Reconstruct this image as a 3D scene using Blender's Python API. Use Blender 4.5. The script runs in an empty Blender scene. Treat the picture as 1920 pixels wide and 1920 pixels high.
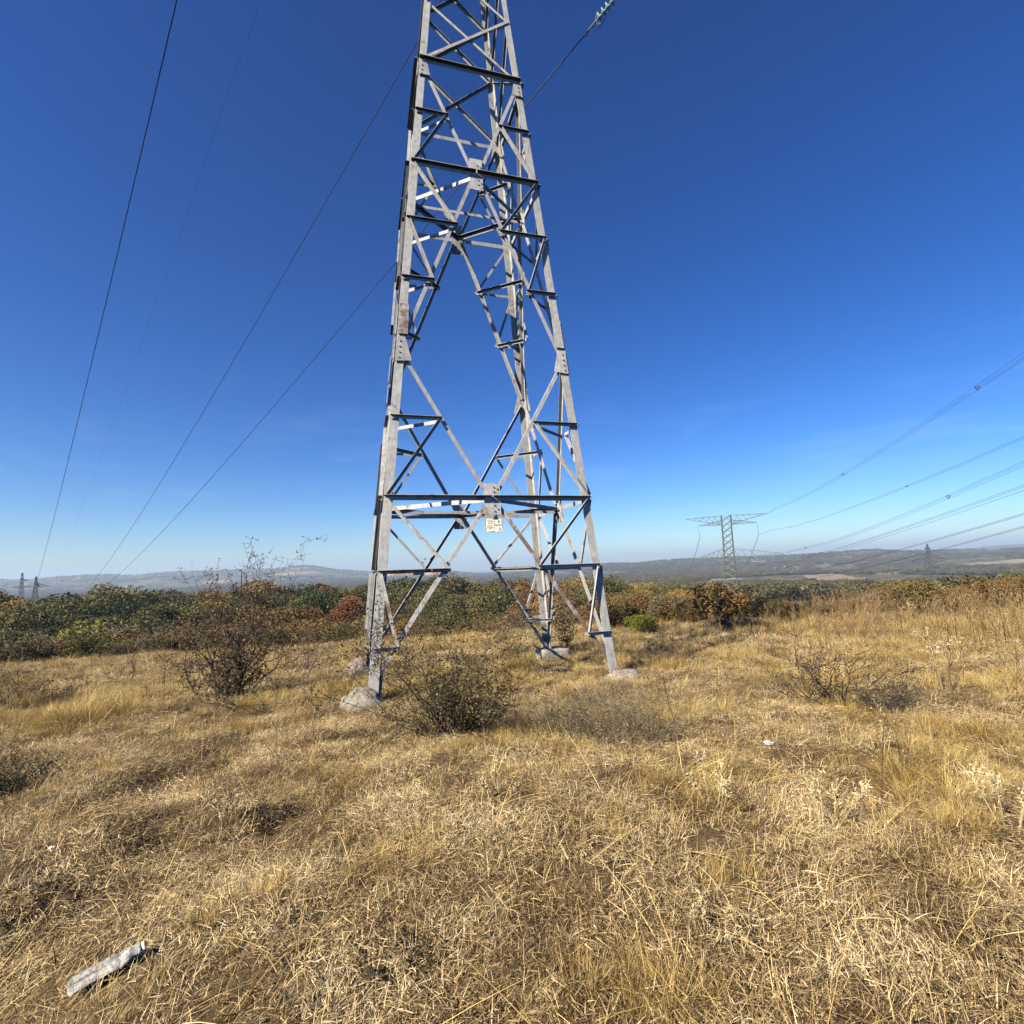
import bpy, bmesh, math, random
import numpy as np
from mathutils import Vector, Matrix

R = math.radians
SC = bpy.context.scene
COL = SC.collection
rng = np.random.default_rng(7)
random.seed(7)

# ------------------------------------------------------------------ camera
F_PX, PITCH, ROLL = 969.9, 0.10763, 0.03536      # focal length in pixels of a 1920 px frame
cd = bpy.data.cameras.new('camera')
cd.sensor_width = 36.0
cd.lens = F_PX / 1920 * 36.0
cd.clip_start, cd.clip_end = 0.05, 30000
cam = bpy.data.objects.new('camera', cd)
COL.objects.link(cam)
cam.matrix_world = Matrix.Rotation(R(90) + PITCH, 4, 'X') @ Matrix.Rotation(-ROLL, 4, 'Z')
SC.camera = cam

# ------------------------------------------------------------------ world, sun, exposure
SUN_EL, SUN_AZ = R(36), (-0.74, -0.67)            # sun stands behind the camera to the left
w = bpy.data.worlds.new('World'); SC.world = w; w.use_nodes = True
nt = w.node_tree; nt.nodes.clear()
sky = nt.nodes.new('ShaderNodeTexSky'); sky.sky_type = 'NISHITA'
sky.sun_disc = False; sky.sun_elevation = SUN_EL
sky.sun_rotation = math.atan2(SUN_AZ[0], SUN_AZ[1])
sky.altitude = 600; sky.air_density = 1.0; sky.dust_density = 0.9; sky.ozone_density = 5.0
hs = nt.nodes.new('ShaderNodeHueSaturation'); hs.inputs['Saturation'].default_value = 1.29; hs.inputs['Value'].default_value = 0.90; hs.inputs['Hue'].default_value = 0.506
bg = nt.nodes.new('ShaderNodeBackground'); bg.inputs['Strength'].default_value = 0.052
wo = nt.nodes.new('ShaderNodeOutputWorld')
nt.links.new(sky.outputs[0], hs.inputs['Color'])
# faint thin cirrus streaks low in the sky, all round the horizon
tc_ = nt.nodes.new('ShaderNodeTexCoord'); mp_ = nt.nodes.new('ShaderNodeMapping'); mp_.inputs['Scale'].default_value = (2.2, 2.2, 15); mp_.inputs['Rotation'].default_value = (.10, .06, 0)
nz_ = nt.nodes.new('ShaderNodeTexNoise'); nz_.inputs['Scale'].default_value = 1.6; nz_.inputs['Detail'].default_value = 6; nz_.inputs['Roughness'].default_value = .6; nz_.inputs['Distortion'].default_value = .6
r_ = nt.nodes.new('ShaderNodeValToRGB'); r_.color_ramp.elements[0].position = .52; r_.color_ramp.elements[1].position = .80
se_ = nt.nodes.new('ShaderNodeSeparateXYZ'); b_ = nt.nodes.new('ShaderNodeValToRGB'); e_ = b_.color_ramp.elements
e_[0].position = .06; e_[0].color = (0, 0, 0, 1); e_[1].position = .17; e_[1].color = (.13, .13, .13, 1); q_ = e_.new(.34); q_.color = (0, 0, 0, 1)
ml_ = nt.nodes.new('ShaderNodeMath'); ml_.operation = 'MULTIPLY'; mx_ = nt.nodes.new('ShaderNodeMix'); mx_.data_type = 'RGBA'; mx_.inputs[7].default_value = (8.5, 10.0, 12.5, 1)
nt.links.new(tc_.outputs['Generated'], mp_.inputs[0]); nt.links.new(mp_.outputs[0], nz_.inputs[0]); nt.links.new(nz_.outputs[0], r_.inputs[0])
nt.links.new(tc_.outputs['Generated'], se_.inputs[0]); nt.links.new(se_.outputs[2], b_.inputs[0]); nt.links.new(r_.outputs[0], ml_.inputs[0]); nt.links.new(b_.outputs[0], ml_.inputs[1])
nt.links.new(ml_.outputs[0], mx_.inputs[0]); gm_ = nt.nodes.new('ShaderNodeGamma'); gm_.inputs[1].default_value = 1.27; nt.links.new(hs.outputs[0], gm_.inputs[0]); nt.links.new(gm_.outputs[0], mx_.inputs[6]); nt.links.new(mx_.outputs[2], bg.inputs[0]); nt.links.new(bg.outputs[0], wo.inputs[0])
sd = bpy.data.lights.new('sun', 'SUN'); sd.energy = 5.0; sd.angle = R(0.5); sd.color = (1.0, 0.90, 0.72)
sun = bpy.data.objects.new('sun', sd); COL.objects.link(sun)
sv = Vector((SUN_AZ[0], SUN_AZ[1], math.tan(SUN_EL) * math.hypot(*SUN_AZ))).normalized()
sun.rotation_euler = sv.to_track_quat('Z', 'Y').to_euler()
sun.location = (-20, -20, 40)
SC.view_settings.view_transform = 'Standard'; SC.view_settings.look = 'None'
SC.view_settings.exposure = 1.14; SC.view_settings.gamma = 1.0; SC.view_settings.use_curve_mapping = False
SC.render.engine = 'CYCLES'
SC.cycles.max_bounces = 4; SC.cycles.diffuse_bounces = 0; SC.cycles.transparent_max_bounces = 8
SC.cycles.volume_bounces = 0

# ------------------------------------------------------------------ noise and terrain
def hash2(ix, iy, seed):
    h = (ix.astype(np.int64) * 374761393 + iy.astype(np.int64) * 668265263 + seed * 974711) & 0x7fffffff
    h = ((h ^ (h >> 13)) * 1274126177) & 0x7fffffff
    return ((h ^ (h >> 16)) & 0xffff) / 65535.0
def vnoise(x, y, seed=0):
    x = np.asarray(x, float); y = np.asarray(y, float)
    ix, iy = np.floor(x), np.floor(y); fx, fy = x - ix, y - iy
    fx = fx * fx * (3 - 2 * fx); fy = fy * fy * (3 - 2 * fy)
    a, b = hash2(ix, iy, seed), hash2(ix + 1, iy, seed)
    c, d = hash2(ix, iy + 1, seed), hash2(ix + 1, iy + 1, seed)
    return (a + (b - a) * fx) * (1 - fy) + (c + (d - c) * fx) * fy
def fbm(x, y, seed=0, n=3):
    s, amp, tot = 0, 1.0, 0
    for k in range(n):
        s = s + amp * vnoise(np.asarray(x) * 2 ** k, np.asarray(y) * 2 ** k, seed + k * 17); tot += amp; amp *= 0.5
    return s / tot
def sstep(a, b, x):
    t = np.clip((x - a) / (b - a), 0, 1); return t * t * (3 - 2 * t)

CR, SR, CP, SP = math.cos(ROLL), math.sin(ROLL), math.cos(PITCH), math.sin(PITCH)
def ray(u, v):
    a, b = (u - 960) / F_PX, (960 - v) / F_PX
    xx, zz = a * CR + b * SR, -a * SR + b * CR
    dy, dz = CP - zz * SP, SP + zz * CP
    return xx / dy, dz / dy                        # x and z per metre of y
AZ_E = np.radians([-180, -90, -60, -44, -30, -15, 0, 12, 25, 36, 46, 70, 110, 180])
RE_E = [40, 34, 27, 25.5, 22.5, 20.5, 20.5, 22.5, 24, 25, 27, 36, 40, 40]
DR_R = [0, 3, 10, 30, 70, 110, 170, 380, 800, 1500, 20000]
DR_Z = [0, .35, 1.9, 5.0, 8.0, 10.5, 14, 23, 30, 33, 34]
RIDGE = [(-500, 1104), (-200, 1098), (0, 1087), (60, 1085), (110, 1081), (190, 1077), (250, 1079), (340, 1070), (400, 1071), (450, 1068), (520, 1066), (555, 1061), (590, 1061), (630, 1068), (700, 1073), (780, 1073), (840, 1070),
         (900, 1076), (960, 1072), (1020, 1067), (1130, 1058), (1200, 1054), (1290, 1049), (1350, 1047), (1450, 1043), (1520, 1038), (1580, 1035), (1640, 1031), (1690, 1034), (1760, 1033), (1840, 1031), (1920, 1029), (2300, 1018)]
RG_T = np.array([ray(u, v)[0] for u, v in RIDGE]); RG_S = np.array([ray(u, v)[1] for u, v in RIDGE])
def zmeadow(x, y):
    return -1.6 - 0.05 * y + 0.02 * x + 0.0028 * np.maximum(0, x - 3.0) ** 2 * sstep(2, 14, y) * np.clip(18 / (np.hypot(x, y) + 1e-3), 0, 1) \
        + 0.05 * np.minimum(0, y)
def terrain(x, y, rough=True):
    x = np.asarray(x, float); y = np.asarray(y, float)
    r = np.hypot(x, y) + 1e-6; a = np.arctan2(x, y)
    re = np.interp(a, AZ_E, RE_E)
    k = np.minimum(1, re / r)
    z = zmeadow(x * k, y * k) - np.interp(np.maximum(0, r - re), DR_R, DR_Z)
    z = z + sstep(25, 160, r) * (fbm(x / 60, y / 60, 3) - .5) * 6 + sstep(300, 1500, r) * (fbm(x / 420, y / 420, 9) - .5) * 12
    t = np.tan(np.clip(a, -1.3, 1.3))
    fr = np.cos(np.clip(a, -1.3, 1.3))
    # far ridge, nearer on the right than on the left
    rr = np.interp(t, [-1.2, -.1, .2, 1.2], [4300, 4100, 2700, 2700])
    s = np.interp(t, RG_T, RG_S) * fr
    ridge = s * rr
    zh = -36 + (ridge + 36) * sstep(rr * .45, rr, r) ** 1.6 - sstep(rr, rr * 1.25, r) * 40
    zh = zh + sstep(rr * .4, rr * .7, r) * (fbm(x / 330, y / 330, 21, 4) - .5) * 40 * sstep(.97, .8, r / rr)
    m = sstep(rr * .42, rr * .62, r)
    z = z * (1 - m) + zh * m
    # second far ridge behind the right one
    z = np.maximum(z, np.where(r > 4600, (.0115 * fr * 6000 + 40) * np.exp(-((r - 6000) / 700) ** 2) * sstep(.62, .98, t) - 40, -999))
    if rough:
        nr = sstep(60, 20, r)
        z = z + nr * ((fbm(x / .8, y / .8, 31, 3) - .5) * .34 + (fbm(x / 3.2, y / 3.2, 41, 2) - .5) * .30)
    return z
def tz(x, y): return float(terrain(np.array([x]), np.array([y]))[0])
def gp(u, v):
    """the ground point seen in that direction from where the photographer stood"""
    tx, tzs = ray(u, v)
    ys = np.concatenate([np.arange(.8, 40, .02), np.geomspace(40, 9000, 900)])
    d = tzs * ys - terrain(tx * ys, ys)
    i = np.argmax(d < 0)
    return Vector((tx * ys[i], ys[i], float(terrain(tx * ys[i:i + 1], ys[i:i + 1])[0])))
def pix(x, y):  # column of the photograph in which ground at (x, y) is seen
    return 960 + F_PX * x / y / 1.0

# ------------------------------------------------------------------ materials
def nodes(name):
    m = bpy.data.materials.new(name); m.use_nodes = True
    n = m.node_tree; b = n.nodes['Principled BSDF']; b.inputs['Roughness'].default_value = .8
    return m, n, b
def N(n, t, **kw):
    o = n.nodes.new('ShaderNode' + t)
    for k, v in kw.items(): setattr(o, k, v)
    return o
def noise(n, scale, detail=4, rough=.55, coord='Object', dist=0, vec=None):
    o = N(n, 'TexNoise'); o.inputs['Scale'].default_value = scale; o.inputs['Detail'].default_value = detail
    o.inputs['Roughness'].default_value = rough; o.inputs['Distortion'].default_value = dist
    if vec is not None: n.links.new(vec, o.inputs['Vector'])
    elif coord == 'World':
        g = N(n, 'NewGeometry'); n.links.new(g.outputs['Position'], o.inputs['Vector'])
    else:
        t = N(n, 'TexCoord'); n.links.new(t.outputs[coord], o.inputs['Vector'])
    return o
def ramp(n, fac, stops):
    o = N(n, 'ValToRGB'); e = o.color_ramp.elements
    while len(e) < len(stops): e.new(.5)
    for i, (p, c) in enumerate(stops): e[i].position = p; e[i].color = (*c, 1) if len(c) == 3 else c
    n.links.new(fac, o.inputs[0]); return o
def mixc(n, fac, a, b, mode='MIX'):
    o = N(n, 'Mix', data_type='RGBA', blend_type=mode)
    if isinstance(fac, (int, float)): o.inputs[0].default_value = fac
    else: n.links.new(fac, o.inputs[0])
    for i, v in ((6, a), (7, b)):
        if isinstance(v, tuple): o.inputs[i].default_value = (*v, 1)
        else: n.links.new(v, o.inputs[i])
    return o.outputs[2]
def bump(n, b, h, dist=.02, strength=.6):
    o = N(n, 'Bump'); o.inputs['Distance'].default_value = dist; o.inputs['Strength'].default_value = strength
    n.links.new(h, o.inputs['Height']); n.links.new(o.outputs[0], b.inputs['Normal'])

def mat_steel(name, rust=0.0):
    m, n, b = nodes(name)
    nz = noise(n, 9, 6, .65); fine = noise(n, 70, 3)
    c = ramp(n, nz.outputs[0], [(.3, (.27, .268, .26)), (.52, (.42, .418, .405)), (.72, (.57, .568, .555))])
    c2 = mixc(n, .34, c.outputs[0], ramp(n, fine.outputs[0], [(.3, (.18, .18, .18)), (.7, (.60, .60, .59))]).outputs[0])
    oi = N(n, 'ObjectInfo')
    rn = noise(n, 3.2, 5, .7, vec=N(n, 'TexCoord').outputs['Object'])
    ad = N(n, 'Math', operation='ADD'); n.links.new(rn.outputs[0], ad.inputs[0])
    mu = N(n, 'Math', operation='MULTIPLY'); n.links.new(oi.outputs['Random'], mu.inputs[0]); mu.inputs[1].default_value = .10
    n.links.new(mu.outputs[0], ad.inputs[1])
    mp = N(n, 'Mapping'); mp.inputs['Scale'].default_value = (16, 16, 1.1); n.links.new(N(n, 'TexCoord').outputs['Object'], mp.inputs[0])
    st = noise(n, 1.0, 5, .65, vec=mp.outputs[0])
    c2 = mixc(n, ramp(n, st.outputs[0], [(.50, (0, 0, 0)), (.70, (.55, .55, .55))]).outputs[0], c2, (.20, .175, .14))
    vr = N(n, 'MapRange'); vr.inputs[3].default_value = .80; vr.inputs[4].default_value = 1.12; n.links.new(oi.outputs['Random'], vr.inputs[0])
    vs = N(n, 'VectorMath', operation='SCALE'); n.links.new(c2, vs.inputs[0]); n.links.new(vr.outputs[0], vs.inputs['Scale']); c2 = vs.outputs[0]
    lo = .47 if rust else .64
    rm = ramp(n, ad.outputs[0], [(lo, (0, 0, 0)), (lo + .12, (.85, .85, .85))])
    rc = ramp(n, fine.outputs[0], [(.3, (.075, .032, .020)), (.7, (.21, .105, .058))])
    n.links.new(mixc(n, rm.outputs[0], c2, rc.outputs[0]), b.inputs['Base Color'])
    b.inputs['Metallic'].default_value = 0.0; b.inputs['Roughness'].default_value = .62; b.inputs['Specular IOR Level'].default_value = .3
    bump(n, b, fine.outputs[0], .002, .3)
    return m
STEEL, RUSTY = mat_steel('galvanised_steel'), mat_steel('rusted_steel', 1)
def mat_plain(name, col, rough=.6, metal=0.0, var=.25, scale=30):
    m, n, b = nodes(name)
    nz = noise(n, scale, 4)
    k = tuple(max(0, c * (1 - var)) for c in col); h = tuple(min(1, c * (1 + var)) for c in col)
    n.links.new(ramp(n, nz.outputs[0], [(.3, k), (.7, h)]).outputs[0], b.inputs['Base Color'])
    b.inputs['Roughness'].default_value = rough; b.inputs['Metallic'].default_value = metal
    return m
DARKSTEEL = mat_plain('weathered_bolt_steel', (.16, .15, .14), .6, .3)
CABLE = mat_plain('dull_aluminium_cable', (.03, .03, .035), .7, 0)
FARSTEEL = mat_plain('pale_far_steel', (.105, .118, .092), .7, 0)
DKFARSTEEL = mat_plain('dark_far_steel', (.04, .045, .05), .7, 0)
GLASS = mat_plain('green_glass_insulator', (.30, .42, .36), .15, 0, .1)
PLATE = None
INK = mat_plain('black_print', (.03, .03, .03), .7)
REDINK = mat_plain('faded_red_print', (.38, .16, .10), .7)
LITTER = mat_plain('white_litter', (.8, .8, .78), .6)
def mat_concrete(name, pink=0.0):
    m, n, b = nodes(name)
    nz = noise(n, 5, 8, .7); pit = noise(n, 26, 6, .7)
    c = ramp(n, nz.outputs[0], [(.3, (.13 + .04 * pink, .115, .09)), (.5, (.29 + .03 * pink, .26, .215)), (.7, (.46, .43, .36))])
    n.links.new(mixc(n, ramp(n, pit.outputs[0], [(.38, (.7, .7, .7)), (.5, (0, 0, 0))]).outputs[0], c.outputs[0], (.13, .105, .085)), b.inputs['Base Color'])
    bump(n, b, pit.outputs[0], .03, .9)
    return m
CONC, CONC_P = mat_concrete('weathered_concrete'), mat_concrete('pinkish_concrete', 1)
def mat_sign():
    m, n, b = nodes('yellowed_sign_paint')
    g = N(n, 'TexCoord'); sep = N(n, 'SeparateXYZ'); n.links.new(g.outputs['Generated'], sep.inputs[0])
    nz = noise(n, 4, 5, .7, 'Generated')
    c = ramp(n, nz.outputs[0], [(.35, (.80, .74, .50)), (.6, (.85, .83, .72))])
    # rust creeping in from the rim: a distance to the edge, broken up by noise
    def edge(o):
        s = N(n, 'Math', operation='SUBTRACT'); n.links.new(o, s.inputs[0]); s.inputs[1].default_value = .5
        a = N(n, 'Math', operation='ABSOLUTE'); n.links.new(s.outputs[0], a.inputs[0]); return a.outputs[0]
    mx = N(n, 'Math', operation='MAXIMUM'); n.links.new(edge(sep.outputs[0]), mx.inputs[0]); n.links.new(edge(sep.outputs[2]), mx.inputs[1])
    ad = N(n, 'Math', operation='MULTIPLY_ADD'); n.links.new(nz.outputs[0], ad.inputs[0]); ad.inputs[1].default_value = .35; n.links.new(mx.outputs[0], ad.inputs[2])
    n.links.new(mixc(n, ramp(n, ad.outputs[0], [(.61, (0, 0, 0)), (.68, (1, 1, 1))]).outputs[0], c.outputs[0], (.10, .065, .04)), b.inputs['Base Color'])
    b.inputs['Roughness'].default_value = .45
    return m
PLATE = mat_sign()

def mat_ground():
    m, n, b = nodes('dry_soil_and_thatch')
    big = noise(n, .45, 4, .6, 'World'); fine = noise(n, 26, 8, .75, 'World', 1.5); mid = noise(n, 4, 5, .6, 'World')
    near = mixc(n, big.outputs[0], ramp(n, fine.outputs[0], [(.3, (.035, .022, .012)), (.5, (.13, .085, .040)), (.72, (.32, .22, .11))]).outputs[0],
                ramp(n, mid.outputs[0], [(.3, (.06, .042, .026)), (.7, (.26, .185, .10))]).outputs[0])
    # woodland floor, fields and wooded hills farther off
    g = N(n, 'NewGeometry'); ln = N(n, 'VectorMath', operation='LENGTH'); n.links.new(g.outputs['Position'], ln.inputs[0])
    wood = noise(n, .035, 8, .72, 'World'); fld = noise(n, .0045, 3, .5, 'World', .6)
    wc = ramp(n, wood.outputs[0], [(.38, (.020, .022, .011)), (.5, (.080, .076, .036)), (.60, (.18, .14, .075))])
    fc = ramp(n, fld.outputs[0], [(.585, (0, 0, 0)), (.62, (1, 1, 1))])
    far = mixc(n, fc.outputs[0], wc.outputs[0], mixc(n, mid.outputs[0], (.34, .28, .19), (.15, .14, .07)))
    mr = N(n, 'MapRange'); mr.inputs[1].default_value = 30; mr.inputs[2].default_value = 60; n.links.new(ln.outputs[1], mr.inputs[0])
    n.links.new(mixc(n, mr.outputs[0], near, far), b.inputs['Base Color'])
    b.inputs['Roughness'].default_value = .95; b.inputs['Specular IOR Level'].default_value = .1
    inv = N(n, 'MapRange'); inv.inputs[1].default_value = 20; inv.inputs[2].default_value = 50; inv.inputs[3].default_value = .8; inv.inputs[4].default_value = .0; n.links.new(ln.outputs[1], inv.inputs[0])
    o = N(n, 'Bump'); o.inputs['Distance'].default_value = .03; n.links.new(inv.outputs[0], o.inputs['Strength'])
    n.links.new(fine.outputs[0], o.inputs['Height']); n.links.new(o.outputs[0], b.inputs['Normal'])
    return m
GROUND = mat_ground()

def leafy(name, trans=.3, tint=None, var=.55, patch=None, objcol=True, stops=None):
    """leaf or blade: colour from the object or a ramp, varied leaf by leaf with the stored 'rnd' attribute"""
    m, n, b = nodes(name)
    at = N(n, 'Attribute'); at.attribute_name = 'rnd'
    if stops:
        if patch:
            pn = noise(n, patch, 3, .6, 'World')
            oi = N(n, 'ObjectInfo')
            a1 = N(n, 'Math', operation='MULTIPLY_ADD'); n.links.new(pn.outputs[0], a1.inputs[0]); a1.inputs[1].default_value = 1.35; a1.inputs[2].default_value = -.77
            a2 = N(n, 'Math', operation='MULTIPLY_ADD'); n.links.new(at.outputs['Fac'], a2.inputs[0]); a2.inputs[1].default_value = .80; n.links.new(a1.outputs[0], a2.inputs[2])
            a3 = N(n, 'Math', operation='MULTIPLY_ADD'); n.links.new(oi.outputs['Random'], a3.inputs[0]); a3.inputs[1].default_value = .22; n.links.new(a2.outputs[0], a3.inputs[2])
            fac = a3.outputs[0]
        else: fac = at.outputs['Fac']
        c = ramp(n, fac, stops).outputs[0]
    else:
        oi = N(n, 'ObjectInfo')
        v = N(n, 'MapRange'); v.inputs[3].default_value = 1 - var; v.inputs[4].default_value = 1 + var; n.links.new(at.outputs['Fac'], v.inputs[0])
        mu = N(n, 'VectorMath', operation='SCALE'); n.links.new(oi.outputs['Color'], mu.inputs[0]); n.links.new(v.outputs[0], mu.inputs['Scale'])
        c = mu.outputs[0]
    b.inputs['Roughness'].default_value = .75; b.inputs['Specular IOR Level'].default_value = .15
    n.links.new(c, b.inputs['Base Color'])
    if trans:
        tr = N(n, 'BsdfTranslucent'); n.links.new(c, tr.inputs[0])
        mx = N(n, 'MixShader'); mx.inputs[0].default_value = trans
        n.links.new(b.outputs[0], mx.inputs[1]); n.links.new(tr.outputs[0], mx.inputs[2])
        n.links.new(mx.outputs[0], n.nodes['Material Output'].inputs[0])
    return m
LEAF = leafy('tree_leaves', .2, var=.30)
STRAW = leafy('dry_grass_blades', .25, patch=1.1, stops=[(0, (.13, .078, .024)), (.3, (.42, .27, .085)), (.55, (.66, .455, .15)), (.8, (.85, .65, .26)), (1, (.91, .78, .41))])
THATCH = leafy('matted_thatch', .2, patch=1.5, stops=[(0, (.045, .028, .013)), (.27, (.22, .145, .068)), (.51, (.52, .37, .178)), (.8, (.82, .64, .345)), (1, (.90, .77, .50))])
WEED = leafy('brown_dead_weeds', .1, stops=[(0, (.07, .042, .02)), (.4, (.23, .15, .07)), (1, (.54, .40, .20))])
BARK = mat_plain('dark_bark', (.060, .042, .032), .9, 0, .5, 14)
GREYBARK = mat_plain('grey_bark', (.17, .145, .12), .9, 0, .4, 14)
THISTLE = leafy('pale_dead_thistle', .15, stops=[(0, (.19, .13, .055)), (.5, (.48, .375, .19)), (1, (.68, .575, .34))])
WOODFAR = leafy('valley_woodland', .15, patch=.03, stops=[(0, (.040, .043, .020)), (.3, (.085, .080, .034)), (.55, (.15, .125, .055)), (.75, (.20, .135, .06)), (1, (.27, .17, .075))])

# ------------------------------------------------------------------ mesh helpers
def link(name, me, mat=None, parent=None, kind=None, label=None, cat=None, group=None):
    o = bpy.data.objects.new(name, me); COL.objects.link(o)
    if mat is not None and me is not None and not me.materials: me.materials.append(mat)
    if parent is not None: o.parent = parent
    if kind: o['kind'] = kind
    if label: o['label'] = label
    if cat: o['category'] = cat
    if group: o['group'] = group
    return o
def thing(name, label, cat, loc=(0, 0, 0), group=None):
    o = link(name, None, label=label, cat=cat, group=group); o.location = loc
    o.empty_display_size = .2
    return o
def mesh(name, V, F, rnd=None, smooth=False):
    me = bpy.data.meshes.new(name)
    V = np.asarray(V, np.float32)
    if isinstance(F, np.ndarray):
        k = F.shape[1]
        me.vertices.add(len(V)); me.vertices.foreach_set('co', V.ravel())
        me.loops.add(F.size); me.loops.foreach_set('vertex_index', F.ravel().astype(np.int32))
        me.polygons.add(len(F)); me.polygons.foreach_set('loop_start', np.arange(0, F.size, k, dtype=np.int32))
        me.update(calc_edges=True)
    else:
        me.from_pydata([tuple(map(float, v)) for v in V], [], F)
    if rnd is not None:
        a = me.attributes.new('rnd', 'FLOAT', 'POINT'); a.data.foreach_set('value', np.asarray(rnd, np.float32))
    if smooth: me.polygons.foreach_set('use_smooth', np.ones(len(me.polygons), bool))
    return me
class MB:
    def __init__(s): s.V, s.F, s.r = [], [], []
    def add(s, V, F, r=0.5):
        k = len(s.V); s.V += [tuple(v) for v in V]; s.F += [tuple(i + k for i in f) for f in F]; s.r += [r] * len(V)
    def box(s, c, h, M=None):
        P = [Vector((x * h[0], y * h[1], z * h[2])) for x in (-1, 1) for y in (-1, 1) for z in (-1, 1)]
        if M is not None: P = [M @ p for p in P]
        c = Vector(c)
        s.add([p + c for p in P], [(0, 1, 3, 2), (4, 6, 7, 5), (0, 4, 5, 1), (2, 3, 7, 6), (0, 2, 6, 4), (1, 5, 7, 3)])
    def prism(s, poly, off):
        """closed prism: polygon (list of Vector) pushed along off"""
        n = len(poly); off = Vector(off)
        s.add([Vector(p) for p in poly] + [Vector(p) + off for p in poly],
              [tuple(range(n))[::-1], tuple(range(n, 2 * n))] + [(i, (i + 1) % n, n + (i + 1) % n, n + i) for i in range(n)])
    def angle(s, p0, p1, a, b, w, t, w2=None):
        """steel angle section from p0 to p1: corner on the line, flanges along a and b"""
        p0, p1 = Vector(p0), Vector(p1); d = (p1 - p0).normalized()
        a = Vector(a); a = (a - d * a.dot(d)).normalized()
        b = Vector(b); b = b - d * b.dot(d) - a * b.dot(a); b.normalize()
        w2 = w2 or w
        poly = [(0, 0), (w, 0), (w, t), (t, t), (t, w2), (0, w2)]
        s.prism([p0 + a * x + b * y for x, y in poly], p1 - p0)
    def tube(s, pts, rad, n=4, r=.5, cap=True):
        pts = [Vector(p) for p in pts]; k = len(s.V)
        if not isinstance(rad, (list, tuple)): rad = [rad] * len(pts)
        up = None
        for i, p in enumerate(pts):
            d = (pts[min(i + 1, len(pts) - 1)] - pts[max(i - 1, 0)])
            d = d.normalized() if d.length > 1e-9 else Vector((0, 0, 1))
            if up is None: up = d.orthogonal().normalized()
            up = (up - d * up.dot(d)); up = up.normalized() if up.length > 1e-6 else d.orthogonal().normalized()
            q = d.cross(up)
            for j in range(n):
                an = 2 * math.pi * j / n
                s.V.append(tuple(p + (up * math.cos(an) + q * math.sin(an)) * rad[i])); s.r.append(r)
        for i in range(len(pts) - 1):
            for j in range(n):
                s.F.append((k + i * n + j, k + i * n + (j + 1) % n, k + (i + 1) * n + (j + 1) % n, k + (i + 1) * n + j))
        if cap and n > 2:
            s.F.append(tuple(k + j for j in range(n))[::-1]); s.F.append(tuple(k + (len(pts) - 1) * n + j for j in range(n)))
    def me(s, name, smooth=False): return mesh(name, s.V, s.F, s.r, smooth)
    def obj(s, name, mat, parent=None, smooth=False, **kw): return link(name, s.me(name, smooth), mat, parent, **kw)

def quads(P, U, W):
    """leaf quads: centres P, half axes U and W (n,3)"""
    n = len(P)
    V = np.stack([P - U - W * .15, P - W, P + U + W * .15, P + W], 1).reshape(-1, 3)
    return V, np.arange(4 * n).reshape(n, 4)
def rand_dirs(n, g=rng):
    v = g.normal(size=(n, 3)); return v / np.linalg.norm(v, axis=1)[:, None]

# ------------------------------------------------------------------ ground sheet
def ground_sheet():
    fr = np.radians(np.arange(-58, 58.01, .26))
    bk = np.radians(np.arange(62, 298.1, 4.0))
    ang = np.concatenate([fr, bk]); na = len(ang)
    rad = np.concatenate([np.arange(.4, 3, .045), np.geomspace(3, 30, 190), np.geomspace(30.4, 9000, 190)]); nr = len(rad)
    A, Rr = np.meshgrid(ang, rad)
    X, Y = Rr * np.sin(A), Rr * np.cos(A)
    Z = terrain(X, Y)
    V = np.stack([X, Y, Z], -1).reshape(-1, 3)
    i, j = np.meshgrid(np.arange(nr - 1), np.arange(na), indexing='ij')
    j2 = (j + 1) % na
    Fq = np.stack([i * na + j, (i + 1) * na + j, (i + 1) * na + j2, i * na + j2], -1).reshape(-1, 4)
    V = np.vstack([V, [[0, 0, tz(0, 0.01)]]])
    me = mesh('ground', V, Fq, smooth=True)
    bm = bmesh.new(); bm.from_mesh(me); bm.verts.ensure_lookup_table()
    c = bm.verts[len(V) - 1]
    for k in range(na): bm.faces.new((bm.verts[k], bm.verts[(k + 1) % na], c))
    bmesh.ops.recalc_face_normals(bm, faces=bm.faces); bm.to_mesh(me); bm.free()
    me.polygons.foreach_set('use_smooth', np.ones(len(me.polygons), bool))
    if me.polygons[0].normal.z < 0: me.flip_normals()
    link('ground', me, GROUND, kind='structure', label='dry grassy hilltop falling away to a wooded valley and far hills')
ground_sheet()

# haze: one closed box of thin air round the camera and everything built
hz = MB(); hz.box((0, 0, 20), (9600, 9600, 140))
hm = bpy.data.materials.new('haze_air'); hm.use_nodes = True; hn = hm.node_tree; hn.nodes.clear()
pv = hn.nodes.new('ShaderNodeVolumePrincipled'); pv.inputs['Color'].default_value = (.62, .79, 1.0, 1)
pv.inputs['Density'].default_value = 2.0e-4; pv.inputs['Anisotropy'].default_value = .1
for k in ('Density Attribute', 'Color Attribute', 'Temperature Attribute'):
    if k in pv.inputs: pv.inputs[k].default_value = ''
ho = hn.nodes.new('ShaderNodeOutputMaterial'); hn.links.new(pv.outputs[0], ho.inputs['Volume'])
hz.obj('haze', hm, kind='stuff', label='thin blue autumn haze filling the valley air')

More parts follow.
